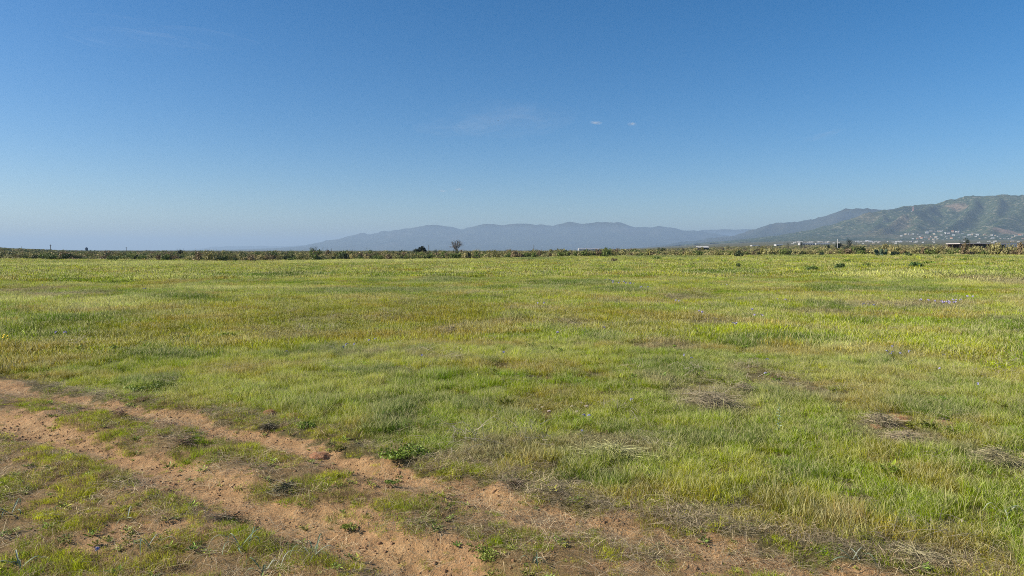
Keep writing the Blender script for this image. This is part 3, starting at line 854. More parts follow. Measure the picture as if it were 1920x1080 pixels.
s = RS.uniform(0.5, 1.3, len(x))
emit('dry_straw', x, y, S_STRAW, RS.randint(0, 4, len(x)), c, s, None, 0.08)
# wiry dead stems within the grass
x, y, r = wedge(6, 45, 3.2)
soilm, sa, sb = masks(x, y)
g = sstep(0.1, 0.5, fbm(x / 3.3, y / 2.4, 4, 45))
for (cx, cy, rx, ry, k) in PW:
    if k == 'grey': g = np.maximum(g, 1.0 - sstep(0.6, 1.2, np.hypot((x - cx) / rx, (y - cy) / ry)))
keep = (RS.uniform(0, 1, len(x)) < g * 0.9 + 0.04) & (sa > 0.6)
x, y = x[keep], y[keep]
c = np.array([0.36, 0.29, 0.21]) * RS.uniform(0.5, 1.2, (len(x), 1))
s = RS.uniform(1.2, 2.6, len(x))
emit('dead_stems', x, y, S_STRAW, RS.randint(0, 4, len(x)), c, s, s * 1.2, 0.16, 0.12)

# taller stalks and leafy weeds scattered through the meadow
stalk = [attr_mesh('seed_stalk', blades(9, 0.12, 0.18, 0.34, 0.0016, 0.003, 0.35, 1.0, 110 + k), M_GRASS) for k in range(3)]
S_STALK = source('seed_stalk', stalk)
x, y, r = wedge(5, 40, 7)
soilm, sa, sb = masks(x, y)
keep = (sa > 0.8) & (soilm < 0.4) & (RS.uniform(0, 1, len(x)) < 0.15 + 0.85 * sstep(-0.05, 0.4, fbm(x / 2.6, y / 2.2, 3, 71)))
x, y = x[keep], y[keep]
c = np.array([0.36, 0.32, 0.10]) * RS.uniform(0.6, 1.2, (len(x), 1))
s = RS.uniform(0.55, 1.15, len(x)) * (1 + 0.4 * sstep(15, 40, np.hypot(x, y)))
emit('seed_stalks', x, y, S_STALK, RS.randint(0, 3, len(x)), c, s, None, 0.15)
x, y, r = wedge(5, 30, 9)
soilm, sa, sb = masks(x, y)
keep = (sa > 0.5) & (RS.uniform(0, 1, len(x)) < sstep(0.1, 0.5, fbm(x / 1.1, y / 1.1, 3, 73)))
x, y = x[keep], y[keep]
c = np.array([0.13, 0.18, 0.015]) * RS.uniform(0.6, 1.5, (len(x), 1)); c[:, 0] *= RS.uniform(0.8, 1.4, len(x))
s = RS.uniform(0.9, 2.2, len(x))
emit('meadow_weeds', x, y, S_WEED, RS.randint(0, 3, len(x)), c, s, s * 1.3, 0.2, 0.03)

# 6. crumbs of earth
def clod_mesh(k):
    V, Fc = ico(1); r = np.random.RandomState(k)
    V = V * (1 + r.uniform(-0.25, 0.25, (len(V), 1))) * np.array([1, 0.8, 0.6]); return mesh_np('earth_crumb', V * 0.01, Fc, M_CLOD)
S_CLOD = source('earth_crumb', [clod_mesh(k) for k in range(4)])
x, y, r = wedge(3.6, 13, 420)
soilm, sa, sb = masks(x, y)
low = 1 - sstep(0.3, 1.0, sa)
keep = RS.uniform(0, 1, len(x)) < np.maximum(soilm, 0.3 * low) * sstep(-0.45, 0.35, fbm(x / 0.4, y / 0.4, 3, 66))
x, y = x[keep], y[keep]
s = RS.lognormal(-0.2, 0.5, len(x))
emit('soil_crumbs', x, y, S_CLOD, RS.randint(0, 4, len(x)), np.ones((len(x), 3)), np.clip(s, 0.25, 2.4), None, 0.6)

# ------------------------------------------------------------------ brush belt
brush_meshes = [attr_mesh('shrub', shrub_data(200 + k, *q), M_LEAF) for k, q in enumerate([
    (1.25, 1.55, 460, 0.13, 9), (1.0, 1.8, 420, 0.12, 7), (1.5, 1.35, 480, 0.14, 10), (0.9, 1.45, 360, 0.11, 6), (1.2, 1.7, 300, 0.12, 8), (1.6, 1.6, 520, 0.14, 11)])]
S_BRUSH = source('shrub_form', brush_meshes)
TINTS = {'olive': (0.17, 0.155, 0.045), 'dark': (0.035, 0.048, 0.014), 'brown': (0.15, 0.11, 0.055), 'green': (0.095, 0.12, 0.025), 'sage': (0.24, 0.215, 0.085), 'straw': (0.29, 0.245, 0.10)}
def belt_tint(az, u):
    """az: -1 left edge .. 1 right edge"""
    if u < 0.08 - 0.05 * az: return 'dark'
    if u < 0.26 - 0.02 * az: return 'brown'
    if u < 0.50 - 0.12 * az: return 'green'
    if u < 0.75 - 0.35 * max(az, 0): return 'olive'
    return 'sage' if u < 0.93 else 'straw'
LBL = {'olive': 'olive shrub of the brush belt', 'dark': 'blackish shrub of the brush belt', 'brown': 'brownish shrub of the brush belt', 'green': 'green shrub of the brush belt', 'sage': 'pale grey-green shrub of the brush belt', 'straw': 'straw-coloured shrub of the brush belt'}
rnd = random.Random(11)
sq = []
LAND = [(-200, 60, 'at the far left'), (60, 125, 'below the tall far utility pole'), (125, 200, 'below the water tower'), (200, 290, 'below the thin far utility pole'), (290, 385, 'around the compact black bush'),
        (385, 470, 'left of the tall dark bush'), (470, 560, 'near the tall dark bush'), (560, 650, 'around the tall dark bush'), (650, 740, 'left of the round dark tree'), (740, 815, 'below the round dark tree'), (815, 900, 'below the bare tree'),
        (900, 980, 'between bare tree and post'), (980, 1060, 'around the lone dark post'), (1060, 1150, 'below the pale greenhouse'), (1150, 1230, 'above the small brown bush'), (1230, 1300, 'left of the dark house'),
        (1300, 1350, 'below the dark house'), (1350, 1450, 'by the rounded dark bush'), (1450, 1545, 'above the paired green bushes'), (1545, 1630, 'by the white pole'), (1630, 1710, 'around the cactus'),
        (1710, 1790, 'between cactus and long shed'), (1790, 1890, 'below the long shed'), (1890, 2100, 'right of the long shed')]
NUM = ['first', 'second', 'third', 'fourth', 'fifth', 'sixth', 'seventh', 'eighth', 'ninth', 'tenth', 'eleventh', 'twelfth', 'thirteenth', 'fourteenth', 'fifteenth', 'sixteenth']
def ordinals(q):
    g = {}
    for px, base, o in sorted(q, key=lambda t: t[0]):
        lm = [c for a, b, c in LAND if a <= px < b][0]
        g.setdefault((base, lm), []).append(o)
    for (base, lm), os_ in g.items():
        for k, o in enumerate(os_):
            o['label'] = base + ', ' + lm + ('' if len(os_) == 1 else ', %s from left' % NUM[min(k, 15)])
def belt_r(px): return float(np.interp(px, [-700, 0, 500, 900, 1300, 1700, 2600], [172, 170, 158, 166, 170, 172, 175])) + 4 * math.sin(px * 0.013) + 3 * math.sin(px * 0.041 + 1)
first = True
HS = lambda px: float(np.interp(px, [0, 250, 500, 900, 1250, 1500, 1900], [0.85, 0.95, 1.25, 1.15, 1.15, 1.2, 1.4]))
n_ = 0
px = -60.0
while px < 1985 and n_ < 270:
    r_ = belt_r(px) + rnd.uniform(-1.5, 9)
    p = on(px, r_)
    k = belt_tint((px - 960) / 960, rnd.random())
    o = obj('shrub', brush_meshes[rnd.randrange(6)], None, p - Vector((0, 0, 0.12)), label=LBL[k], category='shrub', group='shrubs of the brush belt beyond the field')
    sq.append((px, LBL[k], o))
    q = rnd.uniform(0.7, 1.1)
    o.scale = (q, q, q * HS(px) * rnd.choice((0.6, 0.75, 0.85, 0.95, 1.05, 1.25)) * rnd.uniform(0.9, 1.1)); o.rotation_euler = (0, 0, rnd.uniform(0, 6.28))
    t = TINTS[k]; f = rnd.uniform(0.8, 1.25)
    o['tint'] = [t[0] * f, t[1] * f, t[2] * f]
    px += rnd.uniform(5.5, 10.5) ; n_ += 1
ordinals(sq)
# the brush behind: one mass
a = RS.uniform(-math.radians(48), math.radians(48), 26000); u = RS.uniform(0, 1, 26000)
r = 176 + 1150 * u ** 1.7
x = r * np.sin(a); y = r * np.cos(a)
pxs = 960 + np.tan(a) * F
rr = RS.uniform(0, 1, len(x))
c = np.array([TINTS[belt_tint((q - 960) / 960, w)] for q, w in zip(pxs, rr)]) * RS.uniform(0.75, 1.3, (len(x), 1))
s = RS.uniform(0.7, 1.2, len(x)) * (1 + 0.5 * sstep(300, 1200, r))
hsc = np.interp(pxs, [0, 250, 500, 900, 1250, 1500, 1900], [0.9, 0.85, 1.05, 0.98, 0.95, 1.0, 1.12]) * RS.uniform(0.6, 1.05, len(x)) * (1 + 0.45 * (RS.uniform(0, 1, len(x)) < 0.07))
emit('brush', x, y, S_BRUSH, RS.randint(0, 6, len(x)), c, s, s * hsc / (1 + 0.35 * sstep(300, 1200, r)), 0.06, -0.1)

# ------------------------------------------------------------------ shrubs one can point at
def shrub_at(px, py, wpx, hpx, tint, label, seed, r=None, leaves=700, group=None, sink=0.1, name='shrub', cat='shrub', ls=None):
    p = at(px, py) if r is None else on(px, r)
    d = math.hypot(p.x, p.y)
    w = wpx / F * d; h = hpx / F * d
    if cat == 'weed':
        h *= 0.72; tint = tuple(0.5 * a_ + 0.5 * b_ for a_, b_ in zip(tint, (0.19, 0.24, 0.02))); leaves = int(leaves * 0.8)
    base = shrub_data(seed, w / 2 * 1.0, h, leaves, ls or max(0.018, min(0.13, w * 0.06)), 8)
    me = attr_mesh(name, base, M_LEAF)
    o = obj(name, me, None, p - Vector((0, 0, sink * h)), label=label, category=cat)
    o['tint'] = list(tint)
    if group: o['group'] = group
    return o, p, d
DK = (0.045, 0.06, 0.02); GR = (0.10, 0.15, 0.03)
shrub_at(1152, 494, 16, 11, (0.10, 0.075, 0.04), 'small dark brown bush alone in the far part of the meadow', 301, leaves=300)
shrub_at(1386, 484, 26, 17, DK, 'dark rounded bush at the edge of the brush, right of the white-roofed house', 302)
shrub_at(1418, 480, 22, 14, (0.08, 0.10, 0.03), 'mid-green bush just right of the dark rounded bush', 303)
shrub_at(1386, 505, 13, 14, (0.06, 0.09, 0.025), 'small upright dark green plant in the meadow below the dark rounded bush', 304, leaves=260)
shrub_at(1519, 512, 26, 14, (0.09, 0.13, 0.03), 'green bush in the meadow, the left one of a pair', 305)
shrub_at(1573, 508, 24, 14, (0.08, 0.12, 0.03), 'green bush in the meadow, the right one of a pair', 306)
shrub_at(1717, 507, 24, 17, (0.06, 0.10, 0.025), 'darkest bush in the meadow at right, in front of the brush', 307)
shrub_at(1668, 505, 50, 10, (0.11, 0.15, 0.035), 'low wide leafy growth left of the darkest meadow bush', 308)
shrub_at(1752, 518, 20, 9, (0.09, 0.13, 0.05), 'small blue-green clump right of the darkest meadow bush', 309, leaves=300)
shrub_at(429, 515, 22, 8, (0.10, 0.13, 0.075), 'grey-green low plant alone in the far left of the meadow', 310, leaves=300)
shrub_at(338, 483, 16, 16, (0.02, 0.032, 0.012), 'compact black-green bush in the brush at left', 311)
shrub_at(625, 487, 24, 12, (0.018, 0.03, 0.012), 'low black-green bush at the foot of the brush, left of the round tree', 312)
shrub_at(588, 482, 20, 22, (0.035, 0.05, 0.018), 'tall dark bush sticking up above the brush left of the round tree', 313)
shrub_at(876, 487, 20, 18, (0.025, 0.04, 0.015), 'dark bush in the brush just right of the bare tree', 314)
shrub_at(8, 487, 22, 14, (0.025, 0.04, 0.015), 'dark bush at the left end of the brush', 315)
shrub_at(1541, 481, 12, 9, (0.02, 0.035, 0.015), 'tiny black-green bush at the foot of the brush, left of the cactus', 316, leaves=260)
shrub_at(1678, 482, 16, 11, (0.018, 0.03, 0.014), 'black-green bush touching the cactus', 317)
shrub_at(1700, 483, 18, 9, (0.06, 0.09, 0.03), 'green bush right of the cactus and its dark bush', 318, leaves=300)
lq = []
rl = random.Random(77)
for (px, py) in [(1082, 493), (1232, 489), (1275, 492), (1300, 500), (1445, 490), (1470, 498), (1500, 493), (1595, 495), (1625, 503), (1690, 492), (1742, 499), (1760, 489), (1810, 493), (1852, 500), (1893, 494), (995, 490), (1360, 494)]:
    g_ = rl.uniform(0.7, 1.3)
    o, p_, d_ = shrub_at(px, py, rl.uniform(11, 26), rl.uniform(5, 9), (0.10 * g_, 0.145 * g_, 0.02), 'x', rl.randrange(9999), leaves=260, name='low_bush', cat='bush', group='low loose bushes in the far meadow')
    lq.append((px, 'low loose bush in the far meadow', o))
ordinals(lq)
# leafy clumps in the near meadow
shrub_at(428, 638, 44, 18, (0.075, 0.14, 0.022), 'bright leafy green weed clump in the left meadow', 320, leaves=900, name='leafy_weed', cat='weed')
shrub_at(350, 642, 26, 18, (0.085, 0.13, 0.025), 'smaller leafy weed clump just left of the bright one', 321, leaves=500, name='leafy_weed', cat='weed')
shrub_at(288, 732, 100, 22, (0.055, 0.085, 0.03), 'dark green low weed clump above the upper rut', 322, leaves=1500, name='leafy_weed', cat='weed', ls=0.018)
shrub_at(755, 856, 110, 22, (0.075, 0.12, 0.03), 'broad-leaved weed clump at the field edge, centre left', 323, leaves=1300, name='leafy_weed', cat='weed', ls=0.016)
shrub_at(1390, 657, 44, 14, (0.05, 0.09, 0.02), 'dark green weed clump in the right-hand meadow', 324, leaves=800, name='leafy_weed', cat='weed')
shrub_at(216, 660, 18, 18, (0.055, 0.085, 0.03), 'small dark weed clump at left above the dirt track', 325, leaves=400, name='leafy_weed', cat='weed')
shrub_at(1160, 862, 50, 14, (0.06, 0.10, 0.02), 'dark weed clump behind the flattened straw', 326, leaves=700, name='leafy_weed', cat='weed', ls=0.014)
shrub_at(1466, 918, 70, 26, (0.07, 0.12, 0.02), 'deep green weed clump in the near right meadow', 327, leaves=1200, name='leafy_weed', cat='weed', ls=0.014)
shrub_at(575, 805, 44, 22, (0.07, 0.11, 0.028), 'weed clump beside the small red mounds near the upper rut', 328, leaves=800, name='leafy_weed', cat='weed', ls=0.014)
shrub_at(655, 1000, 46, 7, (0.16, 0.15, 0.05), 'small weed clump on the sandy patch between the ruts', 329, leaves=260, name='leafy_weed', cat='weed', ls=0.011)
shrub_at(735, 912, 36, 6, (0.06, 0.08, 0.03), 'small flat dark weed on the sandy track', 330, leaves=400, name='leafy_weed', cat='weed', ls=0.010)
shrub_at(900, 1050, 90, 8, (0.14, 0.15, 0.04), 'low weed clump near the bottom edge, right of the ruts', 331, leaves=420, name='leafy_weed', cat='weed', ls=0.010)

# pale upright milkweed-like plant
p = at(1459, 822)
t_ = thing('pale_weed', p, 'pale grey-green upright weed with stacked round leaves in the right meadow', 'weed')
d = math.hypot(p.x, p.y); H_ = 66 / F * d
mb = MB(); mb.tube([(0, 0, -0.02), (0.01, 0, H_ * 0.5), (0.0, 0, H_ * 0.95)], [0.004, 0.003, 0.002], 5)
obj('stem', mb.mesh('stem', M_CACT), t_)
lf = mesh_np('leaf', [(0, 0, 0), (0.02, -0.017, 0.012), (0.045, -0.014, 0.018), (0.06, 0, 0.014), (0.045, 0.014, 0.018), (0.02, 0.017, 0.012), (0.032, 0, 0.01)],
             [(0, 1, 6), (1, 2, 6), (2, 3, 6), (3, 4, 6), (4, 5, 6), (5, 0, 6)], M_LEAF, {'rnd': [0.5] * 7, 'head': [0] * 7})
rr_ = random.Random(3)
for k in range(26):
    o = obj('leaf', lf, t_, (0, 0, H_ * (0.15 + 0.8 * (k / 26))))
    s_ = (1.1 - 0.6 * k / 26) * 0.9; o.scale = (s_,) * 3; o.rotation_euler = (rr_.uniform(-.3, .3), rr_.uniform(-0.5, 0.3), k * 2.4); o['tint'] = [0.27, 0.33, 0.2]

# prickly pear
p = at(1657, 483); d = math.hypot(p.x, p.y)
t_ = thing('prickly_pear', p, 'prickly pear cactus standing at the edge of the brush at right', 'cactus')
V, Fc = ico(1)
pad = mesh_np('pad', V * np.array([0.5, 0.13, 0.62]) + np.array([0, 0, 0.5]), Fc, M_CACT, None, True)
rr_ = random.Random(8)
for k in range(8):
    bx = rr_.uniform(-1.3, 1.1); z = 0.0; tilt = rr_.uniform(-0.35, 0.35); yy = rr_.uniform(-0.5, 0.5)
    for j in range(rr_.choice((2, 3, 3))):
        o = obj('pad', pad, t_, (bx, yy, z)); s_ = 0.72 - 0.08 * j
        o.scale = (s_,) * 3; o.rotation_euler = (0, tilt, rr_.uniform(-0.8, 0.8)); z += 0.72 * s_; bx += 0.72 * s_ * math.sin(tilt); tilt += rr_.uniform(-0.45, 0.45)

# ------------------------------------------------------------------ trees on the skyline
def leafy_tree(px, r, wm, hm, tint, label, seed, leaves=1500, trunk_h=0.25, group=None, name='tree', cat='tree', lobes=12):
    p = on(px, r)
    t = thing(name, p, label, cat, group)
    mb = MB(); mb.tube([(0, 0, -0.3), (0.05, 0, hm * 0.3), (0, 0.05, hm * 0.7)], [wm * 0.06, wm * 0.045, wm * 0.02], 7)
    obj('trunk', mb.mesh('trunk', M_BARK), t)
    data = shrub_data(seed, wm / 2, hm * (1 - trunk_h), leaves, wm * 0.045, lobes, False)
    data = ([(v[0], v[1], v[2] + hm * trunk_h * 0.8) for v in data[0]],) + data[1:]
    o = obj('crown', attr_mesh('crown', data, M_LEAF), t); o['tint'] = list(tint)
    return t
def px_m(n, r): return n / F * r
BK = (0.016, 0.024, 0.012)
leafy_tree(788, 240, px_m(25, 240), 4.3, BK, 'rounded black-green tree sticking up above the brush, left of the bare tree', 401, 2200, 0.2)
leafy_tree(776, 238, px_m(7, 240), 3.3, BK, 'small dark treetop just left of the rounded black-green tree', 402, 500)
leafy_tree(816, 300, px_m(9, 300), 3.4, (0.04, 0.055, 0.025), 'little dark bush-like tree between the round tree and the bare tree', 403, 400)
leafy_tree(1553, 330, px_m(12, 330), 4.2, (0.03, 0.04, 0.02), 'dark rounded tree left of the small white house with the pole', 404, 900)
leafy_tree(1571, 362, px_m(15, 362), 5.4, BK, 'dark tree right behind the small white house with the pole', 405, 1000)
leafy_tree(1586, 345, px_m(14, 345), 4.1, (0.03, 0.045, 0.02), 'low dark tree right of the small white house with the pole', 406, 700)
leafy_tree(1810, 325, px_m(11, 325), 7.0, BK, 'dark pointed tree behind the left end of the long shed', 407, 900, 0.3)
leafy_tree(1803, 322, px_m(10, 322), 5.6, (0.03, 0.04, 0.02), 'lower dark tree leaning over the left end of the long shed', 408, 500, 0.3)
leafy_tree(1916, 325, px_m(16, 325), 3.8, (0.035, 0.045, 0.02), 'dark low tree at the right edge of the picture, behind the brush', 409, 600)
leafy_tree(1502, 520, px_m(8, 520), 9.0, BK, 'dark tree in front of the long white roofs of the town', 410, 500)
leafy_tree(1508, 520, px_m(6, 520), 8.0, BK, 'shorter dark tree beside the one in front of the long white roofs', 411, 400)
leafy_tree(1591, 560, px_m(12, 560), 10, BK, 'broad dark tree among the white houses left of the hill foot', 412, 700)
leafy_tree(1564, 600, px_m(3, 600), 10.5, BK, 'slender dark tree left of the broad dark one by the white houses', 413, 200)
leafy_tree(1606, 600, px_m(3, 600), 11.5, BK, 'slender dark tree right of the broad dark one by the white houses', 414, 200)
leafy_tree(1477, 540, px_m(7, 540), 8.0, BK, 'small dark tree near the left end of the white town strip', 415, 300)
leafy_tree(1305, 395, px_m(10, 395), 5.0, (0.02, 0.032, 0.02), 'dark tree against the left wall of the white-roofed house', 416, 500)
leafy_tree(1365, 430, px_m(9, 430), 5.6, (0.13, 0.12, 0.05), 'yellowish tree right of the orange house', 417, 500)

def branch_tree(px, r, wm, hm, label, seed):
    p = on(px, r); t = thing('bare_tree', p, label, 'tree')
    rr = random.Random(seed)
    trunk = MB(); trunk.tube([(0, 0, -0.3), (0.1, 0, hm * 0.18), (0.05, 0.05, hm * 0.33)], [0.24, 0.17, 0.14], 8)
    obj('trunk', trunk.mesh('trunk', M_BARK), t)
    mb = MB()
    def wander(p0, p1, r0, r1, n=4):
        pts = []
        for k in range(n + 1):
            t = k / n
            q = p0.lerp(p1, t) + Vector((rr.uniform(-1, 1), rr.uniform(-1, 1), rr.uniform(-1, 1))) * (p1 - p0).length * 0.07 * (0 < k)
            q.z += (p1 - p0).length * 0.10 * math.sin(math.pi * t)
            pts.append(q)
        mb.tube(pts, [r0 + (r1 - r0) * k / n for k in range(n + 1)], 4, False)
        return pts
    cz = hm * 0.52
    for k in range(10):
        a = k * 2.4; el = rr.uniform(0.15, 1.45)
        tip = Vector((math.cos(a) * math.cos(el) * wm * 0.30, math.sin(a) * math.cos(el) * wm * 0.30, cz + math.sin(el) * hm * 0.26))
        limb = wander(Vector((0.05, 0, hm * rr.uniform(0.12, 0.33))), tip, 0.11, 0.06)
        for j in range(9):
            a2 = a + rr.uniform(-0.7, 0.7); e2 = min(1.5, max(-0.15, el + rr.uniform(-0.5, 0.5))); q = rr.uniform(0.85, 1.02)
            end = Vector((math.cos(a2) * math.cos(e2) * wm * 0.5 * q, math.sin(a2) * math.cos(e2) * wm * 0.5 * q, cz + math.sin(e2) * hm * 0.48 * q))
            br_ = wander(limb[rr.choice((2, 3, 4))], end, 0.045, 0.022)
            for i in range(4):
                s0 = br_[rr.choice((1, 2, 3, 4))]
                wander(s0, s0 + Vector((rr.uniform(-1, 1), rr.uniform(-1, 1), rr.uniform(-.3, 1))).normalized() * hm * rr.uniform(0.06, 0.13), 0.022, 0.014, 2)
    o = obj('branches', mb.mesh('branches', plain('pale_bark', (0.20, 0.18, 0.165))), t)
    return t
branch_tree(856, 225, px_m(31, 225), 5.6, 'leafless rounded tree standing above the brush left of centre', 5)

# ------------------------------------------------------------------ poles, tower, mast
def pole(px, ytop, r, rad, label, cross=True, mat=None, name='utility_pole', cat='utility pole', group=None):
    p = on(px, r); top = far_point(px, ytop, r).z - p.z
    t = thing(name, p, label, cat, group)
    mb = MB(); mb.tube([(0, 0, -0.4), (0, 0, top)], [rad, rad * 0.75], 8)
    obj('pole_shaft', mb.mesh('pole_shaft', mat or M_WOOD), t)
    if cross:
        mb = MB(); mb.box(-1.0, 1.0, -0.06, 0.06, top - 0.75, top - 0.6)
        obj('crossarm', mb.mesh('crossarm', mat or M_WOOD), t)
        for xx in (-0.85, -0.3, 0.3, 0.85):
            m2 = MB(); m2.tube([(xx, 0, top - 0.6), (xx, 0, top - 0.42)], [0.05, 0.03], 6); obj('insulator', m2.mesh('insulator', M_GREYW), t)
    return t
pole(95, 458.5, 700, 0.28, 'tallest utility pole on the far left skyline, left of the water tower')
pole(41, 462, 950, 0.2, 'short faint pole near the left edge of the skyline')
pole(237, 463.5, 760, 0.22, 'thin utility pole on the skyline right of the water tower')
pole(804, 459, 260, 0.11, 'short grey post between the round tree and the bare tree', False, None, 'post', 'post')
pole(1001, 459, 235, 0.10, 'lone dark post standing in the brush right of the bare tree', False, None, 'post', 'post')
pole(1570, 448, 330, 0.16, 'white pole rising beside the small white house', False, M_WHITE, 'mast_pole', 'pole')
# water tower
p = on(162, 760); top = far_point(162, 463.4, 760).z - p.z
t_ = thing('water_tower', p, 'dark blue water tower on the far left skyline', 'water tower')
mb = MB(); mb.tube([(0, 0, top - 3.8), (0, 0, top - 3.4), (0, 0, top - 0.8), (0, 0, top)], [0.7, 1.35, 1.35, 0.3], 14); obj('tank', mb.mesh('tank', M_STEEL), t_)
for k in range(4):
    a = k * math.pi / 2 + 0.5
    m2 = MB(); m2.tube([(1.1 * math.cos(a), 1.1 * math.sin(a), -0.5), (0.9 * math.cos(a), 0.9 * math.sin(a), top - 3.5)], [0.16, 0.14], 6); obj('leg', m2.mesh('leg', M_STEEL), t_)
# mast on the spur
q = far_point(1712, 395, 6000)
zz = nb_z(q.x, q.y)
t_ = thing('radio_mast', (q.x, q.y, zz), 'thin red and white radio mast on the rocky spur of the mountain', 'radio mast')
mb = MB()
for k in range(3):
    a = k * 2.094; mb.tube([(4 * math.cos(a), 4 * math.sin(a), -8), (1.0 * math.cos(a), 1.0 * math.sin(a), 44)], [1.1, 0.8], 5)
for k in range(8):
    zc = k * 5.5; rr2 = 4 - 3 * zc / 44
    pts = [(rr2 * math.cos(j * 2.094), rr2 * math.sin(j * 2.094), zc) for j in (0, 1, 2, 0)]
    mb.tube(pts, [0.4] * 4, 4, False)
obj('lattice', mb.mesh('lattice', M_MAST), t_)
mb = MB(); mb.box(-9, 3, -5, 5, -6, 4); mb.m = 1; mb.box(-10, 4, -6, 6, 4.01, 5); obj('base_hut', mb.mesh('base_hut', [M_WHITE, M_ROOF]), t_)

# ------------------------------------------------------------------ buildings
def house_mesh(kind, wall, roof):
    mb = MB(); W, D, H = 1.0, 0.8, 0.36
    # walls as a shell with recessed openings on the front
    mb.m = 0
    xs_ = [-0.5, -0.34, -0.18, -0.04, 0.1, 0.24, 0.4, 0.5]
    zs = [0, 0.12, 0.26, H]
    opening = {(1, 1), (3, 0), (3, 1), (5, 1)}
    for i in range(7):
        for j in range(3):
            x0, x1, z0, z1 = xs_[i], xs_[i + 1], zs[j], zs[j + 1]
            if (i, j) in opening:
                mb.m = 2; mb.add([(x0, -D / 2 + 0.04, z0), (x1, -D / 2 + 0.04, z0), (x1, -D / 2 + 0.04, z1), (x0, -D / 2 + 0.04, z1)], [(0, 1, 2, 3)]); mb.m = 0
                mb.add([(x0, -D / 2, z0), (x0, -D / 2 + 0.04, z0), (x0, -D / 2 + 0.04, z1), (x0, -D / 2, z1), (x1, -D / 2, z0), (x1, -D / 2 + 0.04, z0), (x1, -D / 2 + 0.04, z1), (x1, -D / 2, z1)], [(0, 1, 2, 3), (4, 7, 6, 5), (3, 2, 6, 7)])
            else:
                mb.add([(x0, -D / 2, z0), (x1, -D / 2, z0), (x1, -D / 2, z1), (x0, -D / 2, z1)], [(0, 1, 2, 3)])
    mb.add([(-.5, -D / 2, -0.4), (.5, -D / 2, -0.4), (.5, D / 2, -0.4), (-.5, D / 2, -0.4), (-.5, -D / 2, H), (.5, -D / 2, H), (.5, D / 2, H), (-.5, D / 2, H), (-.5, -D / 2, 0), (.5, -D / 2, 0)],
           [(1, 2, 6, 5), (2, 3, 7, 6), (3, 0, 4, 7), (0, 1, 9, 8)])
    mb.m = 1
    if kind == 'flat':
        mb.box(-.53, .53, -D / 2 - .03, D / 2 + .03, H + 0.002, H + 0.05); mb.m = 0
        mb.box(.1, .4, -.1, .2, H + .052, H + .2)
    elif kind == 'gable':
        mb.add([(-.56, -D / 2 - .06, H - .02), (.56, -D / 2 - .06, H - .02), (.56, 0, H + .24), (-.56, 0, H + .24), (.56, D / 2 + .06, H - .02), (-.56, D / 2 + .06, H - .02)], [(0, 1, 2, 3), (3, 2, 4, 5)])
        mb.m = 0; mb.add([(-.5, -D / 2, H), (-.5, D / 2, H), (-.5, 0, H + .2), (.5, -D / 2, H), (.5, D / 2, H), (.5, 0, H + .2)], [(0, 2, 1), (3, 4, 5)])
    else:
        mb.add([(-.56, -D / 2 - .06, H), (.56, -D / 2 - .06, H), (.56, D / 2 + .06, H + .16), (-.56, D / 2 + .06, H + .16), (-.56, -D / 2 - .06, H + .04), (.56, -D / 2 - .06, H + .04), (.56, D / 2 + .06, H + .2), (-.56, D / 2 + .06, H + .2)],
               [(0, 3, 2, 1), (4, 5, 6, 7), (0, 1, 5, 4), (1, 2, 6, 5), (2, 3, 7, 6), (3, 0, 4, 7)])
        mb.m = 0; mb.add([(-.5, D / 2, H), (.5, D / 2, H), (.5, D / 2, H + .18), (-.5, D / 2, H + .18), (-.5, -D / 2, H), (.5, -D / 2, H)], [(0, 1, 2, 3), (0, 3, 4), (1, 5, 2)])
    return mb.mesh('house', [wall, roof, M_DARK])
HM = {'white': house_mesh('flat', M_WHITE, M_ROOF), 'cream': house_mesh('shed', M_CREAM, M_WHITE), 'red': house_mesh('gable', M_CREAM, M_TILE), 'sheet': house_mesh('gable', M_WHITE, M_ROOF), 'grey': house_mesh('flat', M_GREYW, M_GREYW), 'orange': house_mesh('flat', M_ORANGE, M_ORANGE)}
HL = {'white': 'flat-roofed white house', 'cream': 'cream pale-roofed house', 'red': 'cream red-tiled house', 'sheet': 'white metal-roofed house', 'grey': 'grey flat-roofed house', 'orange': 'orange flat-roofed house'}
def house(px, py, wpx, kind, label, r=None, group=None, aspect=1.0, rz=0.0, name='house', cat='house'):
    """stands where the photo's pixel row meets the mountain or the plain"""
    if r is None:
        for r_ in np.arange(1500, 6800, 20):
            q = far_point(px, py, r_)
            zz = nb_z(q.x, q.y) if q.x > 1500 and q.y > 3300 else gh1(q.x, q.y)
            if zz >= q.z: break
        r = r_
    q = far_point(px, py, r)
    zz = nb_z(q.x, q.y) if r > 3300 and q.x > 1500 and q.y > 3300 else gh1(q.x, q.y)
    w = wpx / F * r
    o = obj(name, HM[kind], None, (q.x, q.y, zz), label=label, category=cat)
    if group: o['group'] = group
    o.scale = (w, w * 0.8, w * aspect); o.rotation_euler = (0, 0, -math.atan2(q.x, q.y) + rz)
    return o
    return o
rr_ = random.Random(21)
UP = 'houses on the lower mountain slope'; LO = 'houses of the town strip at the mountain foot'
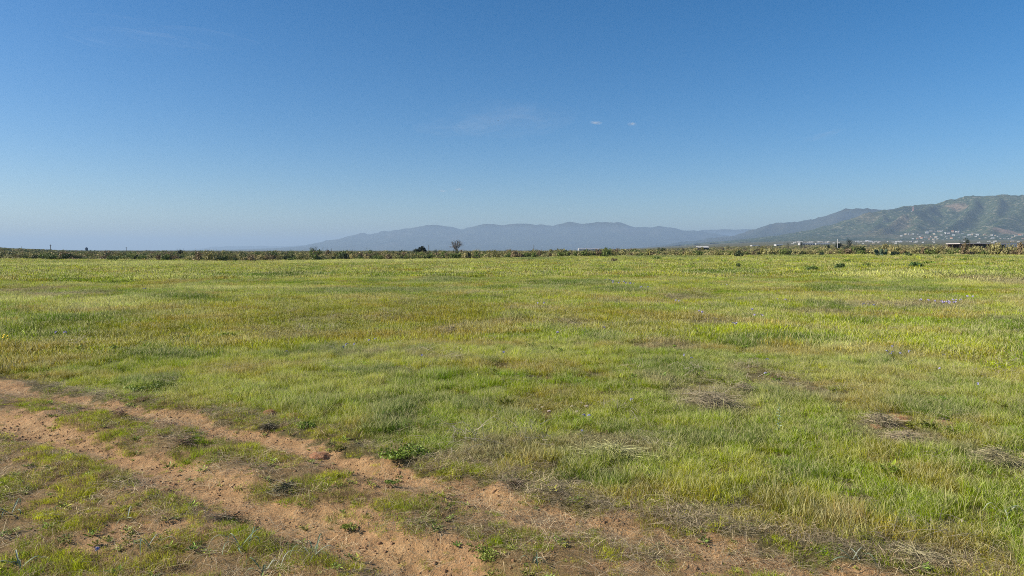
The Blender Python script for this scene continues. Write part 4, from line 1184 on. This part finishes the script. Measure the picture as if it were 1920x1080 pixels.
hill_spots = [(1690, 443.5), (1698, 441), (1705, 439.5), (1712, 440.5), (1722, 440), (1730, 441.5), (1738, 438), (1745, 436), (1752, 439), (1760, 435), (1766, 434), (1772, 438.5), (1778, 439.5), (1786, 437), (1793, 435), (1797, 436), (1805, 439),
              (1736, 446), (1728, 447.5), (1720, 449), (1712, 449), (1742, 449.5), (1750, 450), (1758, 449), (1768, 449.5), (1776, 448), (1784, 447.5), (1746, 444), (1725, 444.5), (1755, 445), (1765, 442), (1775, 444), (1788, 442), (1798, 446), (1808, 445), (1817, 442), (1822, 440), (1833, 441), (1846, 441.5), (1860, 442), (1866, 442),
              (1837, 448), (1848, 447), (1861, 448), (1876, 448), (1884, 447.5), (1893, 448.5), (1905, 444), (1912, 442), (1917, 441.5), (1918, 448), (1830, 444.5), (1854, 445), (1872, 444.5), (1898, 445.5)]
hq = []
for (px, py) in hill_spots:
    k = rr_.choice(['white', 'sheet', 'cream', 'cream', 'red', 'grey', 'grey'])
    hq.append((px, HL[k] + ' on the slope', house(px, py, rr_.uniform(2.2, 4.2), k, 'x', None, UP, 0.75, rr_.uniform(-0.6, 0.6))))
for i in range(80):
    px = rr_.choice([rr_.uniform(1440, 1690), rr_.uniform(1600, 1920), rr_.uniform(1490, 1560)])
    py = rr_.uniform(452.5, 456.5) if px > 1690 else rr_.uniform(455.5, 458.5)
    k = rr_.choice(['white', 'white', 'white', 'sheet', 'cream', 'grey'])
    r = rr_.uniform(1700, 3200)
    hq.append((px, HL[k] + (' in the town' if py > 456.5 else ' in upper town'), house(px, py, rr_.uniform(2.2, 4.6), k, 'x', r if px < 1690 else None, LO, 0.7, rr_.uniform(-0.5, 0.5))))
ordinals(hq)
# the pale long roofs of the strip
def hall(px0, px1, ytop, ybot, r, label, roof=M_ROOF, wall=M_WHITE, name='warehouse', cat='warehouse', depth=10, posts=0):
    a = far_point(px0, 0, r); p0 = on((px0 + px1) / 2, r)
    w = (px1 - px0) / F * math.hypot(p0.x, p0.y) * math.cos(math.atan2(p0.x, p0.y)); H = far_point(px0, ytop, r).z - p0.z
    t = thing(name, p0, label, cat, None, 0.0)
    mb = MB(); mb.box(-w / 2, w / 2, 0, depth, -1, H * 0.8); obj('wall', mb.mesh('wall', wall), t)
    rh = H * 0.17
    mb = MB(); mb.add([(-w / 2 - .3, -.4, H * 0.81), (w / 2 + .3, -.4, H * 0.81), (w / 2 + .3, depth / 2, H), (-w / 2 - .3, depth / 2, H), (w / 2 + .3, depth + .4, H * 0.81), (-w / 2 - .3, depth + .4, H * 0.81)], [(0, 1, 2, 3), (3, 2, 4, 5), (0, 3, 5), (1, 4, 2)])
    obj('roof', mb.mesh('roof', roof), t)
    k = max(2, int(w / 5))
    for i in range(k):
        x0 = -w / 2 + w * (i + 0.25) / k
        mb = MB(); mb.box(x0, x0 + w / k * 0.5, -0.12, -0.02, 0.1, H * 0.55); obj('doorway', mb.mesh('doorway', M_DARK), t)
    return t
hall(1500, 1528, 455.5, 459, 1500, 'longest white warehouse roof in the town strip, behind the dark trees')
hall(1530, 1556, 456, 459, 1650, 'white warehouse right of the longest one in the town strip')
hall(1455, 1468, 457.5, 461, 1300, 'low white warehouse at the left end of the town strip')
hall(1410, 1424, 459.5, 462, 1300, 'pale greenhouse-like shed seen above the brush right of the orange house')
hall(1309, 1329, 461.6, 466, 400, 'white-roofed dark house showing above the brush right of centre', M_WHITE, plain('shaded_wall', (0.06, 0.06, 0.065)), 'farmhouse', 'house', 5)  # walls coloured near-black all over, under a white roof
hall(1085, 1125, 465.2, 468, 3000, 'wide pale greenhouse roof on the horizon right of centre', plain('greenhouse_film', (0.36, 0.35, 0.37)), M_WHITE, 'greenhouse', 'greenhouse', 40)
house(1362, 464, 7, 'orange', 'small orange flat-roofed house above the brush, right of the white-roofed one', 430, None, 1.6)
house(1351, 464, 4, 'white', 'tiny white house left of the orange house', 460, None, 1.6)
house(1374, 464, 5, 'white', 'tiny white house right of the orange house', 470, None, 1.5)
house(1561, 462, 15, 'white', 'small white house with a white pole, above the brush left of the cactus', 332, None, 0.75)
# the long shed
r = 300; p = on(1842, r)
W = 84 / F * p.y * 1.0; Ht = far_point(1842, 456.0, r).z - p.z
t_ = thing('long_shed', p, 'long low shed with pale flat roof and dark reddish sides behind the brush', 'shed', None, 0.0)
SH = plain('shed_boards', (0.10, 0.05, 0.035)); 
mb = MB(); mb.box(-W / 2 - .5, W / 2 + .2, -.6, 7.4, Ht - 0.28, Ht); obj('roof', mb.mesh('roof', plain('pale_roof_edge', (0.42, 0.37, 0.35))), t_)
mb = MB(); mb.box(-W / 2, W / 2, 6.8, 7.0, -1, Ht - 0.29); obj('back_wall', mb.mesh('back_wall', SH), t_)
NB_ = 18
for k in range(NB_):
    if 6 <= k <= 7: continue
    x0 = -W / 2 + W * k / NB_
    mb = MB(); dy = 0.03 * (k % 2); mb.box(x0 + .02, x0 + W / NB_ - .02, 0.1 + dy, 0.18 + dy, 0.0, Ht - 0.5); obj('board_panel', mb.mesh('board_panel', SH if k < 9 else M_DARK), t_)
for k in range(7):
    x0 = -W / 2 + W * k / 6
    mb = MB(); mb.box(x0 - .09, x0 + .09, -0.1, 0.08, -0.5, Ht - 0.285); obj('post', mb.mesh('post', M_WOOD), t_)
# pale wall line behind the shed
M_PALE = plain('pale_wall', (0.33, 0.36, 0.40))
p = on(1905, 420); 
t_ = obj('boundary_wall', None, None, p, label='long pale blue-white wall running behind the right end of the shed', category='wall')
zt = far_point(1905, 455.6, 420).z - p.z
for k in range(16):
    mb = MB(); mb.box(k * 3.2 - 22, k * 3.2 - 18.95, 0, .2, -0.6, zt); obj('wall_panel', mb.mesh('wall_panel', M_PALE), t_)

# ------------------------------------------------------------------ strap-leaved bulb plants
def strap_leaf(l, w, arch, seed):
    r = random.Random(seed); V = []; Fc = []; n = 10
    tw = r.uniform(-0.7, 0.7)
    for k in range(n + 1):
        t = k / n
        x = l * (0.75 * t + 0.12 * math.sin(t * 3)); z = l * arch * math.sin(min(1.0, t * 1.12) * math.pi * 0.93) + 0.005
        if t > 0.8: z = max(z, 0.012)
        ww = w * (1 - t ** 3) * 0.5 + 0.0006
        dy = 0.12 * l * math.sin(t * 2.2 + seed) ; c = math.cos(tw * t)
        V += [(x, dy - ww, z + ww * 0.5 * c), (x, dy, z - ww * 0.25), (x, dy + ww, z + ww * 0.5)]
    for k in range(n):
        o = 3 * k; Fc += [(o, o + 1, o + 4, o + 3), (o + 1, o + 2, o + 5, o + 4)]
    return mesh_np('leaf', V, Fc, M_LEAF, {'rnd': [0.6] * len(V), 'head': [0] * len(V)}, True)
rr_ = random.Random(14)
for (px, py, n, l, lab) in [(455, 1028, 7, 0.36, 'strap-leaved bulb plant in the grassy hummock left of the strongest one'), (588, 1047, 9, 0.34, 'sprawling strap-leaved bulb plant with long arched leaves near the bottom edge'),
                            (235, 975, 4, 0.17, 'small strap-leaved plant with bleached tips in the trodden corner'), (20, 965, 6, 0.24, 'strap-leaved plant cut by the left edge of the picture'),
                            (40, 1068, 6, 0.26, 'strap-leaved plant with bleached leaves in the bottom left corner'), (285, 1028, 4, 0.26, 'flattened strap-leaved plant behind the nearest blue flower'),
                            (495, 1078, 5, 0.2, 'strap-leaved plant cut by the bottom edge, below the sprawling one'), (1880, 965, 6, 0.24, 'strap-leaved plant in the grass at the right edge'),
                            (1000, 1058, 4, 0.15, 'small strap-leaved plant beside the low weeds at the bottom'), (1600, 1050, 5, 0.22, 'strap-leaved plant beside the end of the upper rut')]:
    p = at(px, py)
    t_ = thing('bulb_plant', p, lab, 'plant')
    for k in range(n):
        o = obj('leaf', strap_leaf(l * rr_.uniform(0.6, 1.25), 0.011 * rr_.uniform(0.7, 1.2), rr_.uniform(0.18, 0.5), rr_.randrange(999)), t_, (rr_.uniform(-.015, .015), rr_.uniform(-.015, .015), 0.0))
        o.rotation_euler = (rr_.uniform(-.2, .2), 0, k * 6.28 / n + rr_.uniform(-.4, .4))
        o['tint'] = [0.13, 0.17, 0.10] if rr_.random() < .6 else [0.24, 0.26, 0.19]

# ------------------------------------------------------------------ wildflowers
M_BLUE = plain('violet_petal', (0.30, 0.29, 0.46), 0.7, 0.2, 30)
M_LILAC = plain('lilac_petal', (0.44, 0.38, 0.58), 0.7, 0.2, 30)
M_YEL = plain('yellow_petal', (0.85, 0.58, 0.03), 0.6, 0.15, 30)
M_STEM = plain('flower_stem', (0.14, 0.18, 0.06))
def floret_head(mat, n, rad, seed, name='flower_head'):
    r = random.Random(seed); mb = MB()
    for k in range(n):
        a = r.uniform(0, 6.28); e = r.uniform(0.0, 1.4)
        c = Vector((math.cos(a) * math.cos(e), math.sin(a) * math.cos(e), math.sin(e))) * rad * 0.62
        u = c.normalized(); t1 = u.orthogonal().normalized(); t2 = u.cross(t1)
        for j in range(6):
            b = j * 1.047 + r.uniform(-.1, .1); d = t1 * math.cos(b) + t2 * math.sin(b); s_ = t1 * -math.sin(b) + t2 * math.cos(b)
            L_ = rad * 0.55
            mb.add([c - u * 0.1 * L_, c + d * L_ * .5 + s_ * L_ * .24 + u * L_ * .28, c + d * L_ + u * L_ * .3, c + d * L_ * .5 - s_ * L_ * .24 + u * L_ * .28], [(0, 1, 2, 3)])
    return mb.mesh(name, mat)
HEADS = [floret_head(M_BLUE, 7, 0.03, k) for k in range(3)]; HEADL = floret_head(M_LILAC, 7, 0.03, 9)
def stem_mesh(h, seed):
    r = random.Random(seed); mb = MB(); b = r.uniform(-.15, .15) * h
    mb.tube([(0, 0, -0.02), (b * 0.4, 0, h * 0.5), (b, 0, h)], [0.003, 0.0025, 0.002], 4); return mb.mesh('stem', M_STEM), b
def flower(px, py, label, group=None, s=1.0, lilac=False, n=1, h=None, seed=0):
    h = h or 0.3
    # find the point whose plant top shows at this pixel
    p = at(px, py)
    for _ in range(4):
        d = math.hypot(p.x, p.y); p = at(px, py + h * s ** 0.3 / d * F)
    t = thing('wildflower', p, label, 'flower', group)
    rr = random.Random(seed + int(px))
    for k in range(n):
        st, b = stem_mesh(h, int(px) + k); ox, oy = (0, 0) if n == 1 else (rr.uniform(-.12, .12) * s, rr.uniform(-.12, .12) * s)
        obj('stem', st, t, (ox, oy, 0))
        o = obj('flower_head', HEADL if lilac else HEADS[k % 3], t, (ox + b, oy, h)); o.scale = (s,) * 3; o.rotation_euler = (rr.uniform(-.5, .5), rr.uniform(-.5, .5), rr.uniform(0, 6))
    return t
flower(1437, 703, 'single violet-blue wildflower above the dead brush heap in the right meadow')
flower(1182, 750, 'single violet-blue wildflower standing highest right of the pale stones')
flower(1094, 780, 'violet-blue wildflower, the left one of two touching beside the pale stones')
flower(1108, 781, 'violet-blue wildflower, the right one of two touching beside the pale stones')
flower(1093, 813, 'small violet wildflower below the touching pair', s=.7)
flower(790, 665, 'violet-blue wildflower left of the dead brush in mid-meadow', s=1.3)
flower(945, 659, 'violet-blue wildflower in mid-meadow below the grey dead grass', s=1.3)
flower(667, 643, 'largest of the four wildflowers near the middle left of the meadow', s=1.6, n=2)
flower(702, 636, 'violet wildflower right of the largest of the four', s=1.3)
flower(691, 638, 'faint lilac wildflower between the largest and the rightmost of the four', s=1.1, lilac=True)
flower(642, 650, 'violet wildflower left of the largest of the four', s=1.3)
flower(536, 661, 'violet wildflower alone left of the row of four', s=1.4)
flower(1834, 727, 'violet-blue wildflower in the yellow-green grass near the right edge')
flower(1757, 697, 'whitish wildflower in the right meadow', s=.8, lilac=True)
flower(110, 624, 'pale lilac wildflower patch at left above the dirt track', s=1.7, lilac=True, n=2)
flower(184, 1036, 'violet-blue wildflower lying low in the trodden corner, nearest of all', h=0.07, s=1.0)
flower(1133, 612, 'pale violet wildflower right of the grey dead grass', s=1.5, lilac=True)
flower(1046, 622, 'pale violet wildflower within the grey dead grass', s=1.5, lilac=True)
flower(1623, 571, 'tall violet wildflower cluster at the left end of the right-hand row', s=2.0, n=3)
for k_, q in enumerate(sorted([(1660, 661), (1675, 663), (1690, 665), (1668, 668), (1704, 662), (1673, 653), (1770, 669)])): flower(*q, NUM[k_] + ' from left of the violet wildflowers in the loose cluster at right', 'loose cluster of violet flowers at right', 1.2)
for k_, q in enumerate(sorted([(1737, 562), (1762, 565), (1772, 567), (1790, 567), (1796, 563), (1817, 556)])): flower(*q, NUM[k_] + ' from left of the pale violet wildflowers in the far right row', 'far row of pale violet flowers', 2.0, True, 3)
for k_, q in enumerate(sorted([(1137, 522), (1149, 525), (1157, 528), (1168, 526), (1176, 528), (1185, 530), (1204, 536)])): flower(*q, NUM[k_] + ' from left of the violet wildflowers in the farthest cluster, right of centre', 'farthest cluster of violet flowers', 2.6, False, 3)
for k_, q in enumerate(sorted([(1285, 667), (1297, 672), (1440, 676)])): flower(*q, NUM[k_] + ' from left of three violet wildflowers in the short row right of centre', 'short row of violet flowers right of centre', 1.2)
for k_, q in enumerate(sorted([(1467, 561), (1278, 562), (1320, 582), (1402, 578), (1428, 590), (1358, 533), (86, 535), (1012, 566), (1392, 606), (265, 541)])): flower(*q, NUM[k_] + ' from left of the faint lilac wildflowers standing singly in the middle distance', 'single faint lilac flowers', 1.7, True, 2)
# yellow daisies at the left edge
mb = MB()
def daisy(seed):
    mb = MB(); r = random.Random(seed)
    for j in range(13):
        b = j * 6.283 / 13; c, s = math.cos(b), math.sin(b); l = 0.032 * r.uniform(.85, 1.1)
        mb.add([(0.006 * c, 0.006 * s, 0), (l * .6 * c - .005 * s, l * .6 * s + .005 * c, .004), (l * c, l * s, .002), (l * .6 * c + .005 * s, l * .6 * s - .005 * c, .004)], [(0, 1, 2, 3)])
    mb.tube([(0, 0, -.003), (0, 0, .006)], [.008, .006], 8)
    return mb.mesh('flower_head', M_YEL)
p = at(9, 650)
t_ = thing('yellow_daisy', p, 'yellow daisies at the left edge above the dirt track, the only yellow flowers', 'flower')
for k, (ox, h) in enumerate([(-0.06, .24), (0.02, .3), (0.07, .22), (0.1, .28)]):
    st, b = stem_mesh(h, k); obj('stem', st, t_, (ox, 0, 0)); o = obj('flower_head', daisy(k), t_, (ox + b, 0, h)); o.rotation_euler = (0.6, -0.5, 0); o.scale = (1.3,) * 3

# ------------------------------------------------------------------ dead brush heaps
M_TWIG = leaf_material('dead_twig', 0.05, 0.2)
def heap(px, py, wpx, hpx, n, label, seed, tint=(0.24, 0.19, 0.145), dark=False):
    n = int(n * 0.8); tint = tuple(c_ * k_ for c_, k_ in zip(tint, (0.85, 0.86, 0.68))); wpx *= 1.25; hpx *= 0.8
    p = at(px, py); d = math.hypot(p.x, p.y); w = wpx / F * d; h = hpx / F * d * 0.8
    r = np.random.RandomState(seed); V = []; Fc = []; rn = []
    for i in range(n):
        a = r.uniform(0, 6.28); q = min(1.5, abs(r.normal()) * 0.55); x0, y0 = w / 2 * q * math.cos(a), w / 3 * q * math.sin(a)
        z0 = h * max(0.05, 1 - q * q) * r.uniform(0.1, 1.3); l = r.uniform(0.06, 0.22) * max(0.7, min(1.4, w)); da = r.uniform(0, 6.28); wd = r.uniform(0.0010, 0.0020) * max(1, d / 12)
        tl = r.uniform(-0.25, 0.5); bend = r.uniform(-.3, .3); b0 = len(V)
        for k in range(4):
            t = k / 3; aa = da + bend * t; x = x0 + math.cos(aa) * l * t; y = y0 + math.sin(aa) * l * t; z = max(0.0, z0 + tl * l * t - 0.2 * l * t * t)
            V += [(x - math.sin(aa) * wd, y + math.cos(aa) * wd, z), (x + math.sin(aa) * wd, y - math.cos(aa) * wd, z), (x, y, z + wd * 1.5)]
        rv = r.uniform(); rn += [rv] * 12
        for k in range(3):
            o = b0 + 3 * k
            Fc += [(o, o + 1, o + 4, o + 3), (o + 1, o + 2, o + 5, o + 4), (o + 2, o, o + 3, o + 5)]
    me = mesh_np('dead_brush', V, Fc, M_TWIG, {'rnd': rn, 'head': [0] * len(V)})
    o = obj('dead_brush', me, None, p, label=label, category='dead brush'); o['tint'] = list(tint)
heap(1335, 765, 110, 34, 1300, 'large heap of dead grey-brown brush in the right meadow', 1)
heap(1395, 738, 60, 24, 600, 'smaller mat of dead brush behind the large heap', 2)
heap(848, 626, 34, 16, 500, 'small mound of dead brush in mid-meadow', 3)
heap(1076, 612, 40, 10, 400, 'greyish dead brush mat right of the small mid-meadow mound', 4)
heap(955, 612, 30, 9, 300, 'greyish dead brush mat between the small mound and the wider mat', 5)
heap(1650, 800, 70, 26, 900, 'tangled dead brush beside the bare red earth at right', 6)
heap(1700, 832, 90, 22, 900, 'flat dead brush in front of the bare red earth at right', 7, (0.27, 0.21, 0.16))
heap(1865, 880, 90, 40, 900, 'loose greyish dead stems near the right edge', 8, (0.24, 0.2, 0.13))
heap(1150, 858, 150, 24, 1300, 'flattened swath of pale dead grass at the field edge', 9, (0.30, 0.28, 0.15))
heap(1720, 1055, 120, 22, 900, 'dead stems at the bottom edge, right of the rut', 10, (0.24, 0.2, 0.13))
heap(1340, 575, 44, 7, 300, 'thin dead brush strip in the far right meadow', 11)
heap(505, 806, 24, 12, 350, 'dark withered tuft by the small red mounds at left', 12, (0.11, 0.085, 0.055))
heap(970, 912, 28, 12, 350, 'dark withered tuft where the straw meets the upper rut', 13, (0.13, 0.08, 0.055))
heap(225, 785, 18, 24, 200, 'reddish dead upright stems between the two ruts', 14, (0.20, 0.09, 0.06))
heap(350, 838, 30, 22, 260, 'reddish-brown withered plant between the ruts', 15, (0.13, 0.075, 0.045))
heap(425, 978, 34, 12, 300, 'black withered tuft beside the lower rut', 16, (0.10, 0.08, 0.05))
heap(540, 920, 60, 16, 500, 'grey-green matted dead weed between the ruts', 17, (0.15, 0.13, 0.08))

# ------------------------------------------------------------------ red mounds, stones
def mound(px, py, wpx, hpx, label, seed):
    p = at(px, py); d = math.hypot(p.x, p.y); w = wpx / F * d; h = hpx / F * d
    V, Fc = ico(3); r = np.random.RandomState(seed)
    V = V * (1 + 0.13 * np.array([noise(v[0] * 2.2 + seed, v[1] * 2.2 + v[2], seed) for v in V])[:, None] + 0.07 * np.array([noise(v[0] * 6 + seed, v[1] * 6 + v[2] * 5, seed) for v in V])[:, None] + r.uniform(-.02, .02, (len(V), 1)))
    V = V * np.array([w / 2, w / 2.6, h])
    o = obj('earth_mound', mesh_np('earth_mound', V, Fc, M_MOUND, None, False), None, p + Vector((0, 0, -0.25 * h)), label=label, category='mound')
mound(600, 858, 48, 12, 'smooth reddish earth mound on the upper rut', 1)
mound(552, 782, 40, 9, 'small red earth mound in the grass above the upper rut', 2)
mound(505, 775, 26, 8, 'smallest red mound, left of another above the upper rut', 3)
mound(1768, 800, 50, 11, 'rusty red earth mound in the right meadow', 4)
mound(1688, 790, 34, 10, 'dark red earth mound left of the rusty one', 5)
mound(1642, 803, 30, 8, 'low red earth mound at the left end of the bare patch', 6)
rr_ = random.Random(31)
for (px, py) in [(1012, 764), (1018, 768), (1060, 766), (1073, 768), (1065, 780), (1052, 785), (990, 792), (1000, 795), (1082, 776), (1040, 762), (1090, 760), (1100, 766), (1030, 775), (1005, 772)]:
    V, Fc = ico(1); sd = rr_.randrange(99); r = np.random.RandomState(sd)
    V = V * (1 + r.uniform(-.25, .25, (len(V), 1))) * np.array([.03, .022, .016]) * rr_.uniform(.8, 1.6)
    obj('stone', mesh_np('stone', V, Fc, M_STONE), None, at(px, py) + Vector((0, 0, .03)), label='small pinkish stone in the scatter between the touching flowers and the straw', category='stone', group='small pinkish stones in the meadow')

# ------------------------------------------------------------------ clouds, above the haze
def cloud_mat(name, dens, scale):
    m = bpy.data.materials.new(name); m.use_nodes = True; nt = m.node_tree
    b = nt.nodes['Principled BSDF']; b.inputs['Base Color'].default_value = (0.9, 0.9, 0.92, 1); b.inputs['Roughness'].default_value = 1
    lw = N(nt, 'ShaderNodeLayerWeight', i_Blend=0.5)
    tc = N(nt, 'ShaderNodeTexCoord')
    f = noise_tex(nt, scale, 5, 0.65, tc.outputs['Object'])
    k = ramp(nt, f, [(0.35, (0, 0, 0)), (0.7, (1, 1, 1))])
    inv = N(nt, 'ShaderNodeMath', operation='SUBTRACT', i_0=1.0); nt.links.new(lw.outputs['Facing'], inv.inputs[1])
    pw = N(nt, 'ShaderNodeMath', operation='POWER', i_1=2.2); nt.links.new(inv.outputs[0], pw.inputs[0])
    mu = N(nt, 'ShaderNodeMath', operation='MULTIPLY'); nt.links.new(pw.outputs[0], mu.inputs[0]); nt.links.new(k.outputs[0], mu.inputs[1])
    m2 = N(nt, 'ShaderNodeMath', operation='MULTIPLY', i_1=dens); nt.links.new(mu.outputs[0], m2.inputs[0])
    tr = N(nt, 'ShaderNodeBsdfTransparent'); ms = N(nt, 'ShaderNodeMixShader')
    tl = N(nt, 'ShaderNodeBsdfTranslucent'); tl.inputs['Color'].default_value = (0.95, 0.95, 0.95, 1)
    m3 = N(nt, 'ShaderNodeMixShader', i_0=0.5); nt.links.new(b.outputs[0], m3.inputs[1]); nt.links.new(tl.outputs[0], m3.inputs[2])
    nt.links.new(m2.outputs[0], ms.inputs[0]); nt.links.new(tr.outputs[0], ms.inputs[1]); nt.links.new(m3.outputs[0], ms.inputs[2])
    nt.links.new(ms.outputs[0], nt.nodes['Material Output'].inputs['Surface'])
    return m
M_CL = cloud_mat('cloud_wisp', 0.28, 0.9); M_CI = cloud_mat('high_veil', 0.05, 1.6)
V3, F3 = ico(3)
def cloud(px, py, wpx, hpx, alt, label, seed, mat, tilt=0.0, n=4, name='cloud'):
    d = ray(px, py); t = (alt - CAM_Z) / d.z; p = Vector((0, 0, CAM_Z)) + d * t; D = t * d.length
    r = random.Random(seed); V = []; Fc = []
    w = wpx / F * D; h = hpx / F * D
    for k in range(n):
        o = np.array([r.uniform(-.32, .32), r.uniform(-.2, .2), r.uniform(-.25, .25)]) if n > 1 else np.zeros(3)
        s = r.uniform(.45, .8) if n > 1 else 1.0
        vv = V3 * (1 + 0.2 * np.array([noise(q[0] * 2 + k * 3, q[1] * 2 + q[2] * 1.3, seed) for q in V3]))[:, None] * 0.5 * s + o
        Fc += [tuple(int(i) + len(V) for i in f) for f in F3]; V += [tuple(q) for q in vv]
    me = mesh_np(name, V, Fc, mat, None, True)
    c = obj(name, me, None, p, label=label, category='cloud'); c.scale = (w, w * 0.6, h); c.rotation_euler = (0, -tilt, -math.atan2(p.x, p.y))
cloud(1118, 231, 20, 9, 2600, 'brightest tiny cloud, the left one of a pair high in the sky', 1, M_CL)
cloud(1184, 233, 17, 8, 2600, 'tiny cloud, the right one of a pair high in the sky', 2, M_CL, 0.2)
cloud(861, 355, 17, 6, 2000, 'tiny cloud above the long range, the larger of the lower pair', 3, M_CL)
cloud(832, 358, 13, 5, 2000, 'faint tiny cloud left of its lower neighbour above the range', 4, M_CL)
cloud(869, 338, 14, 5, 2000, 'faintest tiny cloud just above the lower pair', 5, M_CI, 0, 3)
cloud(1552, 250, 56, 17, 3500, 'faint slanting wisp of cloud alone at right', 6, M_CI, 0.25, 3)
cloud(960, 215, 330, 80, 6000, 'broad thin veil of cloud in the middle of the sky', 7, M_CI, 0.05, 5)
cloud(330, 70, 300, 20, 7000, 'thin veil of cloud at upper left', 8, M_CI, 0.02, 4)
